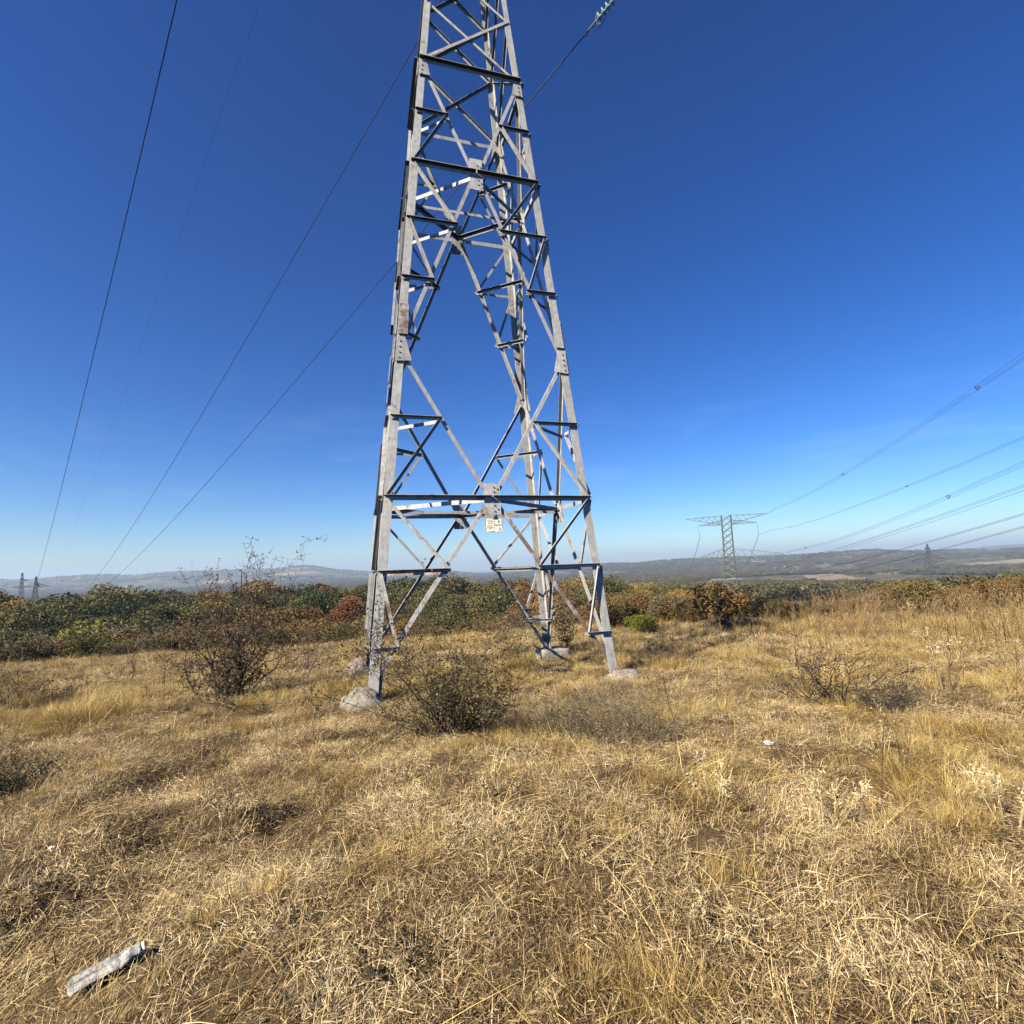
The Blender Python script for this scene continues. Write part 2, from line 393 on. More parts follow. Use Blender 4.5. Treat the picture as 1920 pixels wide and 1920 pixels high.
# ------------------------------------------------------------------ the large pylon
PX, PY, PTH, PK, PW, PD = -.7903, 10.7375, .28638, .08871, 1.9, .8218
HA, HB, HC, HD, HE = 1.258, 3.985, 7.955, 10.45, 12.04
EX = Vector((math.cos(PTH), math.sin(PTH), 0)); EY = Vector((-math.sin(PTH), math.cos(PTH), 0))
CEN = Vector((PX, PY, 0))
CORN = {'NL': (-1, -1), 'NR': (1, -1), 'FR': (1, 1), 'FL': (-1, 1)}
FOOT = {'NL': -1.86, 'NR': -1.93, 'FR': -2.14, 'FL': -2.03}
def wid(h): return max(.04, PW - PK * (h - HA))
def corner(c, h):
    sx, sy = CORN[c]; w = wid(h)
    return CEN + EX * (sx * w) + EY * (sy * w * PD) + Vector((0, 0, h))
pylon = thing('lattice_pylon', 'tall galvanised steel lattice pylon standing in the dry meadow, cut off above', 'pylon', (PX, PY, -2.2))
def part(mb, name, mat=STEEL, parent=None, **kw):
    o = mb.obj(name, mat, parent or pylon, **kw)
    if parent is None: o.matrix_parent_inverse = Matrix.Translation(-pylon.location)
    return o
HTOP = 22.0
for c, (sx, sy) in CORN.items():
    f, t = corner(c, FOOT[c]), corner(c, HTOP)
    hs_ = [FOOT[c], HB + .25, HC + 1.2, HE, HTOP]
    mb = MB()
    for k, wdt in ((0, .155), (1, .148), (2, .138), (3, .11)):
        mb.angle(corner(c, hs_[k]), corner(c, hs_[k + 1]), -EX * sx, -EY * sy, wdt, .016 if k < 3 else .012)
    part(mb, 'leg')
FACES = {'front': ('NL', 'NR', -EY), 'right': ('NR', 'FR', EX), 'back': ('FR', 'FL', EY), 'left': ('FL', 'NL', -EX)}
class Face:
    def __init__(s, k):
        s.a, s.b, n = FACES[k]; s.k = k
        e = (corner(s.b, HA) - corner(s.a, HA)).normalized()
        u = (corner(s.a, HB) + corner(s.b, HB) - corner(s.a, HA) - corner(s.b, HA)).normalized()
        s.n = e.cross(u).normalized()
        if s.n.dot(n) < 0: s.n = -s.n
        s.e = e
    def P(s, q, h, off=0.0):
        """point of the face plane: q from -1 (leg a) to 1 (leg b) at height h"""
        return corner(s.a, h).lerp(corner(s.b, h), (q + 1) / 2) + s.n * off
    def bar(s, name, p, q, w, off, outward=True, mat=STEEL, t=None):
        p0, p1 = s.P(*p, off), s.P(*q, off)
        d = (p1 - p0).normalized(); dn = s.n.cross(d)
        if dn.z > 0: dn = -dn
        # the steel's corner runs along the upper edge; its width hangs below it
        sh = -dn * (w / 2)
        mb = MB(); mb.angle(p0 + sh, p1 + sh, dn, s.n if outward else -s.n, w, t or max(.006, w * .1))
        return part(mb, name, mat)
    def gusset(s, pts, off, t=.014, bolts=(), mat=STEEL, name='gusset_plate'):
        mb = MB(); mb.prism([s.P(q, h, off) for q, h in pts], s.n * t)
        g = part(mb, name, mat)
        if bolts:
            bb = MB()
            for q, h in bolts:
                c = s.P(q, h, off + t)
                bb.tube([c, c + s.n * .013], .016, 6)
            o = bb.obj('bolt', DARKSTEEL, g); o['kind'] = 'stuff'
        return g
def leg_q(f, h, d=.075): return 1 - d / (wid(h) * (PD if f.k in ('left', 'right') else 1))
def lerp(a, b, t): return a + (b - a) * t
inner_nodes = {}
for k in FACES:
    f = Face(k)
    hw = lambda h: wid(h) * (PD if k in ('left', 'right') else 1)
    qg = lambda h, m: m / hw(h)                       # metres from the face's middle to q
    # ring beams at A and C (two halves meeting at the middle plate) and D (one piece)
    for h, wd in ((HA, .086), (HC, .09)):
        for sgn in (-1, 1):
            f.bar('ring_beam', (sgn * 1.0, h), (sgn * qg(h, .012), h), wd, .018)
    f.bar('ring_beam', (-1, HD), (1, HD), .085, .018)
    for sgn, leg in ((-1, f.a), (1, f.b)):
        rust = RUSTY if (k == 'front' and sgn == 1) else STEEL
        mains = {}
        def main(key, p, q, wd=.072, mat=STEEL):
            mains[key] = (p, q); f.bar('diagonal_brace', p, q, wd, -.018, outward=False, mat=mat)
        hf = FOOT[leg] + .12
        main('FA', (sgn * leg_q(f, hf, .06), hf), (sgn * qg(HA, .10), HA - .10), mat=rust)
        main('AB', (sgn * qg(HA, .10), HA + .10), (sgn * leg_q(f, HB, .10), HB - .02))
        main('BC', (sgn * leg_q(f, HB, .10), HB + .14), (sgn * qg(HC, .09), HC - .12))
        main('CD', (sgn * qg(HC, .09), HC + .12), (sgn * leg_q(f, HD, .10), HD - .12), .07)
        def on(key, h):
            (q0, h0), (q1, h1) = mains[key]; t = (h - h0) / (h1 - h0); return lerp(q0, q1, t)
        lv = [('FA', .0), ('FA', -1.23), ('AB', 2.71), ('BC', 5.445), ('BC', 6.705), ('CD', 9.19)]
        for key, h in lv:
            qi = on(key, h)
            o = f.bar('redundant_strut', (sgn * 1.0, h), (qi - sgn * qg(h, .05), h), .060, .019,
                  mat=RUSTY if (k == 'front' and sgn == -1 and key == 'FA' and h > -.5) else STEEL)
            inner_nodes[(k, leg, round(h, 2))] = f.P(qi, h, -.03)
        dl = [((1.0, HA - .03), ('FA', .0)), ((1.0, -.03), ('FA', -1.23)), ((1.0, HA + .03), ('AB', 2.71)),
              ((1.0, HC - .03), ('BC', 6.705)), ((1.0, 6.67), ('BC', 5.445)), ((1.0, HC + .03), ('CD', 9.19))]
        for (q, h), (key, hi) in dl:
            qi = on(key, hi)
            f.bar('redundant_brace', (sgn * leg_q(f, h, .05), h), (qi, hi + (.03 if h > hi else -.03)), .055, .029)
        # gusset plates on the legs
        e = lambda h, m: sgn * (1 - m / hw(h))
        for h, dz, wide in ((HB, .26, .30), (HD - .20, .20, .24)):
            pts = [(e(h + dz, .002), h + dz), (e(h + dz, .15), h + dz), (e(h - dz * .75, wide), h - dz * .75), (e(h - dz * .85, .002), h - dz * .85)]
            f.gusset(pts, .0165, bolts=[(e(h + o, .07), h + o) for o in (.17, .06, -.05, -.15)])
        h = HB + .62
        f.gusset([(e(h + .3, .006), h + .3), (e(h + .3, .17), h + .3), (e(h - .3, .19), h - .3), (e(h - .3, .006), h - .3)], .0165,
                 mat=RUSTY if (k == 'front' and sgn == -1) else STEEL, name='splice_plate')
    # plates at the middle of rings A and C
    for h, dn, up, ww in ((HA, .30, .27, .15), (HC, .36, .36, .13)):
        q0, q1 = qg(h, -ww), qg(h, ww)
        f.gusset([(q0, h - dn), (qg(h, -.004), h - dn), (qg(h, -.004), h + up), (q0, h + up)], .001, .015)
        f.gusset([(qg(h, .004), h - dn), (q1, h - dn), (q1, h + up), (qg(h, .004), h + up)], .001, .015,
                 bolts=[(qg(h, .035), h + o) for o in (-.24, -.13, .12, .20)] + [(qg(h, .10), h + o) for o in (-.20, .17)])
    # crossed bracing above ring D
    lev = [HD + .03, HE, 13.35, 14.5, 15.5, 16.5, 17.35, 18.2, 19.2, 20.4, 21.6]
    for i in range(len(lev) - 1):
        for sgn, off in ((-1, .019), (1, -.016)):
            f.bar('crossed_brace', (sgn * leg_q(f, lev[i], .04), lev[i]), (-sgn * leg_q(f, lev[i + 1], .04), lev[i + 1]), .062 if i < 4 else .05, off, outward=False)
        if i in (4, 7): f.bar('ring_beam', (-1, lev[i]), (1, lev[i]), .07, .03)
# corner struts in plan between neighbouring faces, and the plan diamond at rings A and C
fs = list(FACES)
for c in CORN:
    ks = [k for k in fs if c in FACES[k][:2]]
    for h in (.0, -1.23, 2.71, 5.44, 5.45, 6.7, 6.71, 9.19):
        key = [(k, c, h) for k in ks]
        if all(q in inner_nodes for q in key):
            p0, p1 = (inner_nodes[q] for q in key)
            mb = MB(); out = ((p0 + p1) / 2 - CEN - Vector((0, 0, h))).normalized()
            mb.angle(p0, p1, (0, 0, -1), -out, .065, .007); part(mb, 'corner_strut', RUSTY if (c == 'NL' and h == 0) else STEEL)
for h in (HA, HC):
    mids = {k: Face(k).P(0, h, -.03) for k in fs}
    for i in range(4):
        p0, p1 = mids[fs[i]], mids[fs[(i + 1) % 4]]
        out = ((p0 + p1) / 2 - CEN - Vector((0, 0, h))).normalized()
        mb = MB(); mb.angle(p0 + Vector((0, 0, .03)), p1 + Vector((0, 0, .03)), (0, 0, -1), -out, .08, .008)
        part(mb, 'plan_brace', RUSTY if (i == 1 and h == HA) else STEEL)
    mb = MB(); mb.angle(mids['left'] + Vector((0, 0, -.045)), mids['right'] + Vector((0, 0, -.045)), (0, 0, -1), EY, .06, .007); part(mb, 'plan_brace')
# short stub angle bolted to the foot of the nearest leg
f = Face('front')
mb = MB(); p0 = f.P(-1 + .15 / wid(-1.6), -2.20, .05); p1 = f.P(-1 + .15 / wid(-1.6), -1.52, .05)
mb.angle(p0, p1, EX, -EY, .06, .008)
for z in (.55, .42): mb.tube([p1 - Vector((0, 0, .65 - z)) + EX * .03, p1 - Vector((0, 0, .65 - z)) + EX * .03 + f.n * .03], .016, 6)
part(mb, 'stub_angle')
# stencilled marks running down the nearest leg (worn beyond reading)
mb = MB()
lf = lambda h, m: f.P(-1 + m / wid(h), h, .0015)
random.seed(3)
hh = -.28
for i in range(19):
    gl = .036; w0, w1 = .06, .105
    if i in (8,): hh -= .10; continue
    if i in (16,): hh -= .08; continue
    strokes = [((0, 0), (0, 1)), ((1, 0), (1, 1)), ((0, 0), (1, 0)), ((0, 1), (1, 1)), ((0, .5), (1, .5)), ((0, 0), (1, 1)), ((.5, 0), (.5, 1))]
    for a_, b_ in random.sample(strokes, 3):
        pa = lf(hh - gl * a_[1], lerp(w0, w1, a_[0])); pb = lf(hh - gl * b_[1], lerp(w0, w1, b_[0]))
        d = (pb - pa).normalized(); s_ = f.n.cross(d) * .0028
        if i < 8 and random.random() < .45: continue
        mb.prism([pa - s_, pb - s_, pb + s_, pa + s_], f.n * .0012)
    hh -= .062
part(mb, 'stencil_marking', INK)

# crossarms, insulators and conductors
AX = EX
def crossarm(sgn, h, reach, dh):
    tip = CEN + AX * (sgn * reach) + Vector((0, 0, h))
    ca = MB()
    base = [corner(c, hh_) for c in (('NR', 'FR') if sgn > 0 else ('NL', 'FL')) for hh_ in (h, h + dh)]
    for b_ in base: ca.angle(b_, tip, (0, 0, -1), -AX * sgn, .07, .007)
    for t in (.25, .5, .75):
        q = [b_.lerp(tip, t) for b_ in base]
        for i, j in ((0, 1), (2, 3), (0, 2), (1, 3)): ca.angle(q[i], q[j], (0, 0, -1), AX, .04, .005)
    part(ca, 'crossarm'); return tip
ARM_H, REACH = 15.5, 4.75
tipR = crossarm(1, ARM_H, REACH, 1.0); tipL = crossarm(-1, ARM_H, REACH + .42, 1.0); tipT = crossarm(1, 19.6, 2.5, .8); tipE = crossarm(-1, 21.2, 2.0, .5)
peak = corner('NL', HTOP) + Vector((.03, .03, .1))
LD = Vector((-.6919, .722, 0)); BD = Vector((-.19, -.98, 0)).normalized()
SAG = 4.54e-4
def wire_z(z0, t, L=350, z1=1.0): return z0 + (z1 - z0) * t / L - (5.6e-4 if 19 < z0 < 20 else SAG) * t * (L - t)
def slope0(z0, L=350, z1=1.0): return (z1 - z0) / L - SAG * L
def disc_mesh():
    mb = MB(); prof = [(-.07, .030), (-.055, .045), (-.03, .05), (-.005, .127), (.004, .127), (.008, .05), (.05, .022), (.075, .018)]
    mb.tube([(0, 0, z) for z, _ in prof], [r for _, r in prof], 12); return mb.me('glass_disc', True)
DISC = disc_mesh(); DISC.materials.append(GLASS)
def cable(name, pts, rad, label, group=None, mat=CABLE, n=4):
    mb = MB(); mb.tube(pts, rad, n, cap=True)
    return mb.obj(name, mat, label=label, cat='cable', group=group)
def line_set(tip, which, label_c, label_s):
    # string of glass discs toward the far pylon, clamp with horns, conductor
    d = (LD + Vector((0, 0, slope0(tip.z)))).normalized()
    st = thing('insulator_string', label_s, 'insulator', tip)
    q = d.to_track_quat('Z', 'Y').to_matrix().to_4x4()
    for k in range(8):
        o = link('glass_disc', DISC, None, st); o.matrix_local = Matrix.Translation(d * (.18 + .146 * k)) @ q @ Matrix.Rotation(math.pi, 4, 'X')
    mb = MB(); mb.tube([d * .0, d * 1.36], .014, 6); mb.obj('pin_rod', DARKSTEEL, st)
    e = d.cross(Vector((0, 0, 1))).normalized(); u = e.cross(d)
    mb = MB()
    for s in (-1, 1):
        mb.tube([d * 1.30 + e * .02 * s, d * 1.33 + (u * s) * .12, d * 1.22 + (u * s) * .24], .011, 5)
        mb.tube([d * 1.31 + e * .03, d * 1.34 + (u * s) * .10 + e * .03, d * 1.25 + (u * s) * .22 + e * .03], .008, 5)
    mb.obj('arcing_horn', FARSTEEL, st)
    mb = MB(); mb.tube([d * 1.30, d * 1.45, d * 1.75], [.03, .026, .018], 6); mb.obj('tension_clamp', FARSTEEL, st)
    s0 = tip + d * 1.6
    t0 = (s0 - tip).dot(LD)
    ts = [t0] + [t for t in np.geomspace(3, 350, 44)]
    cable('overhead_cable', [Vector((tip.x, tip.y, 0)) + LD * t + Vector((0, 0, wire_z(tip.z, t))) for t in ts], .018, label_c)
    # jumper loop round the arm end, and the slack span that leaves over the photographer
    d2 = (BD + Vector((0, 0, -.05))).normalized(); s1 = tip + d2 * 1.7
    a0 = tip + d * 1.62
    loop = [a0, a0 + d * .10 + Vector((0, 0, -.10))] + [a0.lerp(s1, t) + Vector((0, 0, -.95 * math.sin(math.pi * t) ** .7)) for t in (.12, .25, .4, .55, .7, .85)] + [s1]
    cable('jumper_cable', loop, .011, label_c.replace('long overhead cable', 'slack jumper loop hanging') , None)
line_set(tipR, 'R', 'long overhead cable from the right insulator string, passing behind the pylon', 'string of green glass insulator discs at the top right of the pylon')
line_set(tipL, 'L', 'long overhead cable left of all the others, nearest the left picture edge', 'string of glass insulator discs above the picture on the left pylon arm')
line_set(tipT, 'T', 'long overhead cable meeting the pylon top from the left, above the lower right one', 'string of glass insulator discs on the topmost pylon arm')
cable('earth_wire', [Vector((tipE.x, tipE.y, 0)) + LD * t + Vector((0, 0, wire_z(tipE.z, t))) for t in [.2] + list(np.geomspace(2, 350, 40))], .0042,
      'faint thin earth wire second from the left in the sky')

# warning plate under the front middle plate
f = Face('front')
sc = f.P(0, .765, .04); sx_ = f.e; sz_ = f.n.cross(f.e); sz_ = sz_ if sz_.z > 0 else -sz_
sg = thing('warning_sign', 'small yellowed rusty warning plate hanging under the middle of the pylon front', 'sign', sc)
SW, SH = .158, .128
M3 = Matrix((sx_, -f.n, sz_)).transposed()
pm = MB(); pm.box((0, 0, 0), (SW, .003, SH)); po = pm.obj('plate', PLATE, sg); po.matrix_local = M3.to_4x4()
br = MB(); br.box((0, .012, SH + .03), (SW, .006, .028)); br.box((0, -.006, SH + .035), (.03, .012, .045)); br.tube([(0, -.02, SH + .035), (0, -.04, SH + .035)], .02, 6)
bo = br.obj('bracket', STEEL, sg); bo.matrix_local = M3.to_4x4()
tx = MB(); tr_ = MB()
def bar2(m, x0, z0, x1, z1, y=-.0046): m.box(((x0 + x1) / 2, y, (z0 + z1) / 2), (abs(x1 - x0) / 2, .0011, abs(z1 - z0) / 2))
bar2(tx, .004, -SH + .012, .007, SH - .012); bar2(tx, .004, .012, SW - .012, .015, -.0049)
random.seed(11)
for z, x0, x1, m, hgt in ((.085, -.125, -.04, tr_, .010), (.058, -.115, -.02, tr_, .012), (.028, -.11, -.015, tx, .012), (-.006, -.12, -.02, tr_, .009), (-.036, -.13, -.012, tx, .010), (-.056, -.13, -.012, tx, .010), (-.074, -.10, -.05, tx, .007), (-.012, .02, .125, tx, .012)):
    x = x0
    while x < x1:
        l = random.uniform(.004, .009); bar2(m, x, z, x + .0025, z + hgt); 
        if random.random() < .7: bar2(m, x + .0026, z + random.choice((0, hgt * .5, hgt * .75)), x + l, z + hgt * random.uniform(.8, 1), -.0048)
        x += l + random.choice((.002, .002, .009))
def glyph(m, s, x, z, h):
    fnt = bpy.data.curves.new('text', 'FONT'); fnt.body = s; fnt.size = h * 1.4; fnt.extrude = .001; fnt.align_x = 'CENTER'
    to = bpy.data.objects.new('tmp', fnt); COL.objects.link(to)
    bpy.context.view_layer.update()
    me = bpy.data.meshes.new_from_object(to.evaluated_get(bpy.context.evaluated_depsgraph_get()))
    V = [(v.co.x + x, -.0052 - v.co.z, v.co.y + z) for v in me.vertices]; m.add(V, [tuple(p.vertices) for p in me.polygons])
    bpy.data.objects.remove(to); bpy.data.curves.remove(fnt); bpy.data.meshes.remove(me)
glyph(tx, '4', .085, .035, .055); glyph(tx, '2', .105, -.095, .05); glyph(tx, '-', .075, -.09, .03)
for m, nm, mt in ((tx, 'black_lettering', INK), (tr_, 'red_lettering', REDINK)):
    o = m.obj(nm, mt, sg); o.matrix_local = M3.to_4x4()

# concrete footings
def lumpy(name, mat, c, size, seed, label, boxy=False, rot=0, cat='footing', amp=.22):
    bm = bmesh.new(); bmesh.ops.create_icosphere(bm, subdivisions=4, radius=1)
    off = seed * 7.3
    for v in bm.verts:
        p = v.co.copy()
        if boxy:
            m = max(abs(p.x), abs(p.y), abs(p.z)); p = p.lerp(p / m * .86, .97)
        k = 0
        for s_, a_ in ((1.3, amp), (3.1, amp * .45), (7, amp * .2)):
            from mathutils import noise as mn
            k += a_ * mn.noise(p * s_ + Vector((off, off * .3, 1)))
        p *= 1 + k
        v.co = Vector((p.x * size[0], p.y * size[1], p.z * size[2]))
    me = bpy.data.meshes.new(name); bm.to_mesh(me); bm.free()
    me.polygons.foreach_set('use_smooth', np.ones(len(me.polygons), bool))
    o = link(name, me, mat, label=label, cat=cat); o.location = c; o.rotation_euler.z = rot
    return o
for c, sz_f, dx, bx, mt, lb in (('NL', (.34, .31, .27), (-.07, -.05, -.20), False, CONC, 'pale rough concrete lump under the nearest left pylon leg'),
                           ('NR', (.34, .30, .20), (.10, -.02, -.16), False, CONC_P, 'low pinkish concrete mound under the right front pylon leg'),
                           ('FR', (.40, .34, .22), (.06, -.04, -.05), True, CONC, 'squared concrete block under the rear right pylon leg'),
                           ('FL', (.29, .27, .30), (-.12, -.06, -.16), False, CONC_P, 'reddish rounded concrete footing under the rear left pylon leg')):
    p = corner(c, FOOT[c]); lumpy('concrete_footing', mt, p + Vector(dx), sz_f, ord(c[1]), lb, bx, PTH, amp=.10 if bx else .22)
lumpy('stone', CONC, gp(698, 1338) + Vector((0, 0, .01)), (.05, .04, .03), 3, 'small white stone in front of the nearest concrete lump', cat='stone')
#PART2

# ------------------------------------------------------------------ far pylons and their lines
def far_pylon(name, label, u, y, v_top, half, arms, mat, base_drop=0, taper=.45, rad=.14, yaw=.25, n_pan=8, group=None, waist=None, brk=.5):
    tx, _ = ray(u, v_top); x = tx * y; zt = ray(u, v_top)[1] * y; zb = tz(x, y) - base_drop
    t = thing(name, label, 'pylon', (x, y, zb), group)
    H = zt - zb; ca, sa = math.cos(yaw), math.sin(yaw)
    def wd(h):
        k = h / H
        if waist: return np.interp(k, [0, waist[0], 1], [half, waist[1], waist[1] * waist[2]])
        return half * (1 - (1 - taper) * k)
    def c(i, h):
        sx, sy = ((-1, -1), (1, -1), (1, 1), (-1, 1))[i % 4]; q = wd(h)
        return Vector((ca * sx * q - sa * sy * q, sa * sx * q + ca * sy * q, h))
    for i in range(4):
        mb = MB(); hs = np.linspace(-.5, H, 9); mb.tube([c(i, h) for h in hs], rad, 4); mb.obj('leg', mat, t)
    mb = MB(); hs = H * np.linspace(0, 1, n_pan + 1) ** .85
    for i in range(4):
        for j in range(n_pan):
            mb.tube([c(i, hs[j]), c(i + 1, hs[j + 1])], rad * brk, 3); mb.tube([c(i + 1, hs[j]), c(i, hs[j + 1])], rad * brk, 3)
    mb.obj('lattice_bracing', mat, t)
    tips = {}
    for key, z0, z1, ztip, reach in arms:           # heights below the top
        mb = MB(); sg_ = 1 if reach > 0 else -1
        tip = Vector((ca * reach, sa * reach, H - ztip)); tips[key] = tip + t.location
        for i in ((1, 2) if sg_ > 0 else (0, 3)):
            a_, b_ = c(i, H - z0), c(i, H - z1)
            mb.tube([a_, tip], rad * .7, 4); mb.tube([b_, tip], rad * .7, 4)
            for k in range(6):
                mb.tube([a_.lerp(tip, k / 6), b_.lerp(tip, (k + .5) / 6)], rad * .4, 3); mb.tube([b_.lerp(tip, (k + .5) / 6), a_.lerp(tip, (k + 1) / 6)], rad * .4, 3)
        mb.obj('crossarm', mat, t)
    return t, tips
LY = -.235
bigp, tips = far_pylon('lattice_pylon', 'pale far lattice pylon with a wide flat top arm, right of the tall one', 1361, 200, 966, 2.6,
    [('tR', .2, 3.6, .4, 14.6), ('tL', .2, 3.6, .4, -15.4), ('vR', 2.0, 3.7, 3.5, 10.6), ('vL', 2.0, 3.7, 3.5, -10.6), ('lR', 13.0, 16.4, 15.6, 19.0), ('lL', 13.0, 16.4, 16.4, -12.5)],
    FARSTEEL, yaw=LY - .25, n_pan=13, rad=.13, brk=.85, waist=(.42, 1.75, .95))
for k in ('vR', 'vL'):
    e = tips[k] + Vector((.4, 0, -4.6))
    cable('insulator_rod', [tips[k], tips[k].lerp(e, .5), e], .055, 'thin insulator rod hanging under the %s of the far flat-topped pylon' % ('right arm' if k == 'vR' else 'left arm'))
    tips[k + 'e'] = e
def bundle(label, p0, uv, n=3, sep=.38, spacers=(), ext=1.3, rad=.032):
    """a bundle of conductors from p0 toward the next pylon, which stands behind the photographer's right shoulder"""
    tx, tzs = ray(*uv); d = Vector((-.23, -.97))
    s = (p0.x - tx * p0.y) / (tx * d.y - d.x)
    p1 = Vector((p0.x + d.x * s, p0.y + d.y * s, 0)); p1.z = tzs * p1.y
    t = thing('conductor_bundle', label, 'cable', p0, 'conductor bundles sweeping to the right')
    def P(k): q = (p1 - p0) * k; q.z -= 1.6 * 4 * k * (1 - k) * min(1, k * 3); return q
    ks = [0] + list(np.linspace(.04, ext, 26))
    offs = [Vector((.97 * sep, -.23 * sep, .0)), Vector((-.97 * sep, .23 * sep, 0)), Vector((0, 0, -sep * 1.5))][:n]
    for o_ in offs:
        mb = MB(); mb.tube([P(k) + o_ * min(1, k * 8) for k in ks], rad, 3); mb.obj('cable', CABLE, t)
    for k in spacers:
        mb = MB()
        for i in range(n): mb.tube([P(k) + offs[i], P(k) + offs[(i + 1) % n]], .055, 4)
        mb.obj('spacer', CABLE, t)
def at_px(u, v, y): a, b = ray(u, v); return Vector((a * y, y, b * y))
bundle('conductor bundle from the far pylon top arm tip, highest in the right sky', tips['tR'], (1920, 665), 3, .34, (.55, .93), rad=.024)
bundle('conductor bundle from the right insulator rod of the far pylon, second highest at right', tips['vRe'], (1920, 820), 2, .30, (.3, .8), rad=.024)
bundle('conductor bundle leaving the right tip of the far pylon lower arm, third highest at right', tips['lR'], (1920, 866), 3, .34, (.2, .85), rad=.026)
bundle('fourth highest conductor bundle at the right edge, above the hill crest', at_px(1415, 1062, 203), (1920, 911), 3, .34, (.45,), rad=.026)
bundle('fifth conductor bundle from the top at the right edge, grazing the far pointed pylon', at_px(1405, 1086, 205), (1920, 964), 2, .30, (.7,), rad=.028)
bundle('lowest conductor bundle at the right edge, crossing the far pointed pylon', at_px(1420, 1095, 205), (1920, 988), 2, .30, (.8,), rad=.028)
for k, lb in (('vLe', 'left'), ('vRe', 'right')):
    p = tips[k]; q = Vector((p.x * .905 / p.y * 460, 460, -.022 * 460 + (0 if k == 'vLe' else 2)))
    cable('overhead_cable', [p.lerp(q, s) - Vector((0, 0, 9 * s * (1 - s) * 2)) for s in np.linspace(0, 1, 14)], .09, 'pale conductor dropping away behind the far pylon from its %s insulator rod' % lb, mat=FARSTEEL)
far_pylon('lattice_pylon', 'small dark far pylon with one pointed peak at the right above the shrubs', 1738, 520, 1020, 4.2,
          [('a', 10, 14, 15.5, 16), ('b', 10, 14, 16.5, -16), ('c', 3, 5, 5, 3), ('d', 3, 5, 5, -3)], DKFARSTEEL, taper=.08, rad=.22, yaw=-.1, n_pan=9)
far_pylon('lattice_pylon', 'dark far pylon at left with its arms on the right side only', 68, 262, 1081, 1.9,
          [('a', 3.2, 5.0, 5.3, 6.6), ('b', 3.2, 5.0, 5.2, 1.8)], DKFARSTEEL, taper=.12, rad=.12, yaw=.3, n_pan=11)
far_pylon('lattice_pylon', 'dark far pylon at the left edge with arms on both sides', 42, 420, 1074, 2.4,
          [('a', 5.0, 6.2, 6.6, 5.0), ('b', 10.4, 11.6, 11.4, 7.6), ('c', 10.4, 11.6, 12, -7.8)], DKFARSTEEL, taper=.12, rad=.17, yaw=.15, n_pan=10)
for u, y, v, lb in ((1176, 470, 1088, 'pale tiny lattice mast in the valley, nearest the right pylon leg'), (1206, 640, 1079, 'pale tiny lattice mast, middle of three in the valley'), (1236, 520, 1086, 'pale tiny lattice mast in the valley, farthest right of three')):
    far_pylon('lattice_mast', lb, u, y, v, 1.3, [('a', 3, 4, 4, 4), ('b', 3, 4, 4, -4)], FARSTEEL, taper=.4, rad=.09, yaw=.2, n_pan=7, group='small masts in the valley')
pl_ = at_px(453, 1073, 105); pb = tz(pl_.x, pl_.y)
mb = MB(); mb.tube([(pl_.x, pl_.y, pb), tuple(pl_)], [.14, .09], 6); mb.tube([(pl_.x, pl_.y, pl_.z - 1.0), (pl_.x + .9, pl_.y, pl_.z - .9), (pl_.x + .5, pl_.y, pl_.z - 1.6)], .06, 4)
mb.obj('utility_pole', BARK, label='thin dark pole with a short side arm rising above the wood', cat='pole')

# a tilled field in the valley
fp = [gp(u, v) for u, v in ((1505, 1081), (1560, 1077), (1625, 1086), (1612, 1098), (1552, 1096))]
def field(pts, name, col, label):
    c = sum(pts, Vector()) / len(pts); V = []; F = []
    n = 10
    for i in range(len(pts)):
        a_, b_ = pts[i], pts[(i + 1) % len(pts)]; base = len(V)
        for r_ in range(n + 1):
            for s_ in range(n + 1):
                p = c.lerp(a_.lerp(b_, s_ / n), r_ / n); V.append((p.x, p.y, tz(p.x, p.y) + 2.2))
        for r_ in range(n):
            for s_ in range(n):
                k = base + r_ * (n + 1) + s_; F.append((k, k + n + 1, k + n + 2, k + 1))
    me = mesh(name, V, F)
    bm = bmesh.new(); bm.from_mesh(me); bmesh.ops.remove_doubles(bm, verts=bm.verts, dist=.01); bmesh.ops.recalc_face_normals(bm, faces=bm.faces)
    if sum(f_.normal.z for f_ in bm.faces) < 0: bmesh.ops.reverse_faces(bm, faces=bm.faces)
    bm.to_mesh(me); bm.free()
    link(name, me, mat_plain(name + '_soil', col, .95, 0, .25, .05), kind='structure', label=label)
field(fp, 'tilled_field', (.22, .155, .10), 'pale brown tilled field in the wooded valley')

# ------------------------------------------------------------------ trees of the wood
def crown_arrays(seed, n, rx=.42, rz=.40, zc=.60, ncl=16, leaf=.034, low=.2):
    g = np.random.default_rng(seed)
    cd_ = rand_dirs(ncl, g); cr = g.uniform(.35, .95, ncl)[:, None]
    C = cd_ * cr * np.array([rx, rx, rz]) * .72 + np.array([0, 0, zc])
    C[:, 2] = np.maximum(C[:, 2], low + .06)
    rad = g.uniform(.13, .24, ncl)
    k = g.integers(0, ncl, n)
    d = rand_dirs(n, g); rr = g.uniform(.45, 1.08, n) ** .45
    P = C[k] + d * (rad[k] * rr)[:, None] * np.array([1, 1, .85])
    P[:, 2] = np.maximum(P[:, 2], low * g.uniform(.7, 1.3, n))
    U = rand_dirs(n, g) + d * .25; U -= d * (U * d).sum(1)[:, None] * .65
    U /= np.linalg.norm(U, axis=1)[:, None]
    W = np.cross(U, rand_dirs(n, g)); W /= np.linalg.norm(W, axis=1)[:, None]
    sz = leaf * g.uniform(.6, 1.35, n)[:, None]
    V, F = quads(P, U * sz, W * sz * .72)
    cl = g.uniform(0, 1, ncl)
    r_ = np.clip(.55 * g.uniform(0, 1, n) + .45 * cl[k], 0, 1)
    return V, F, np.repeat(r_, 4), C
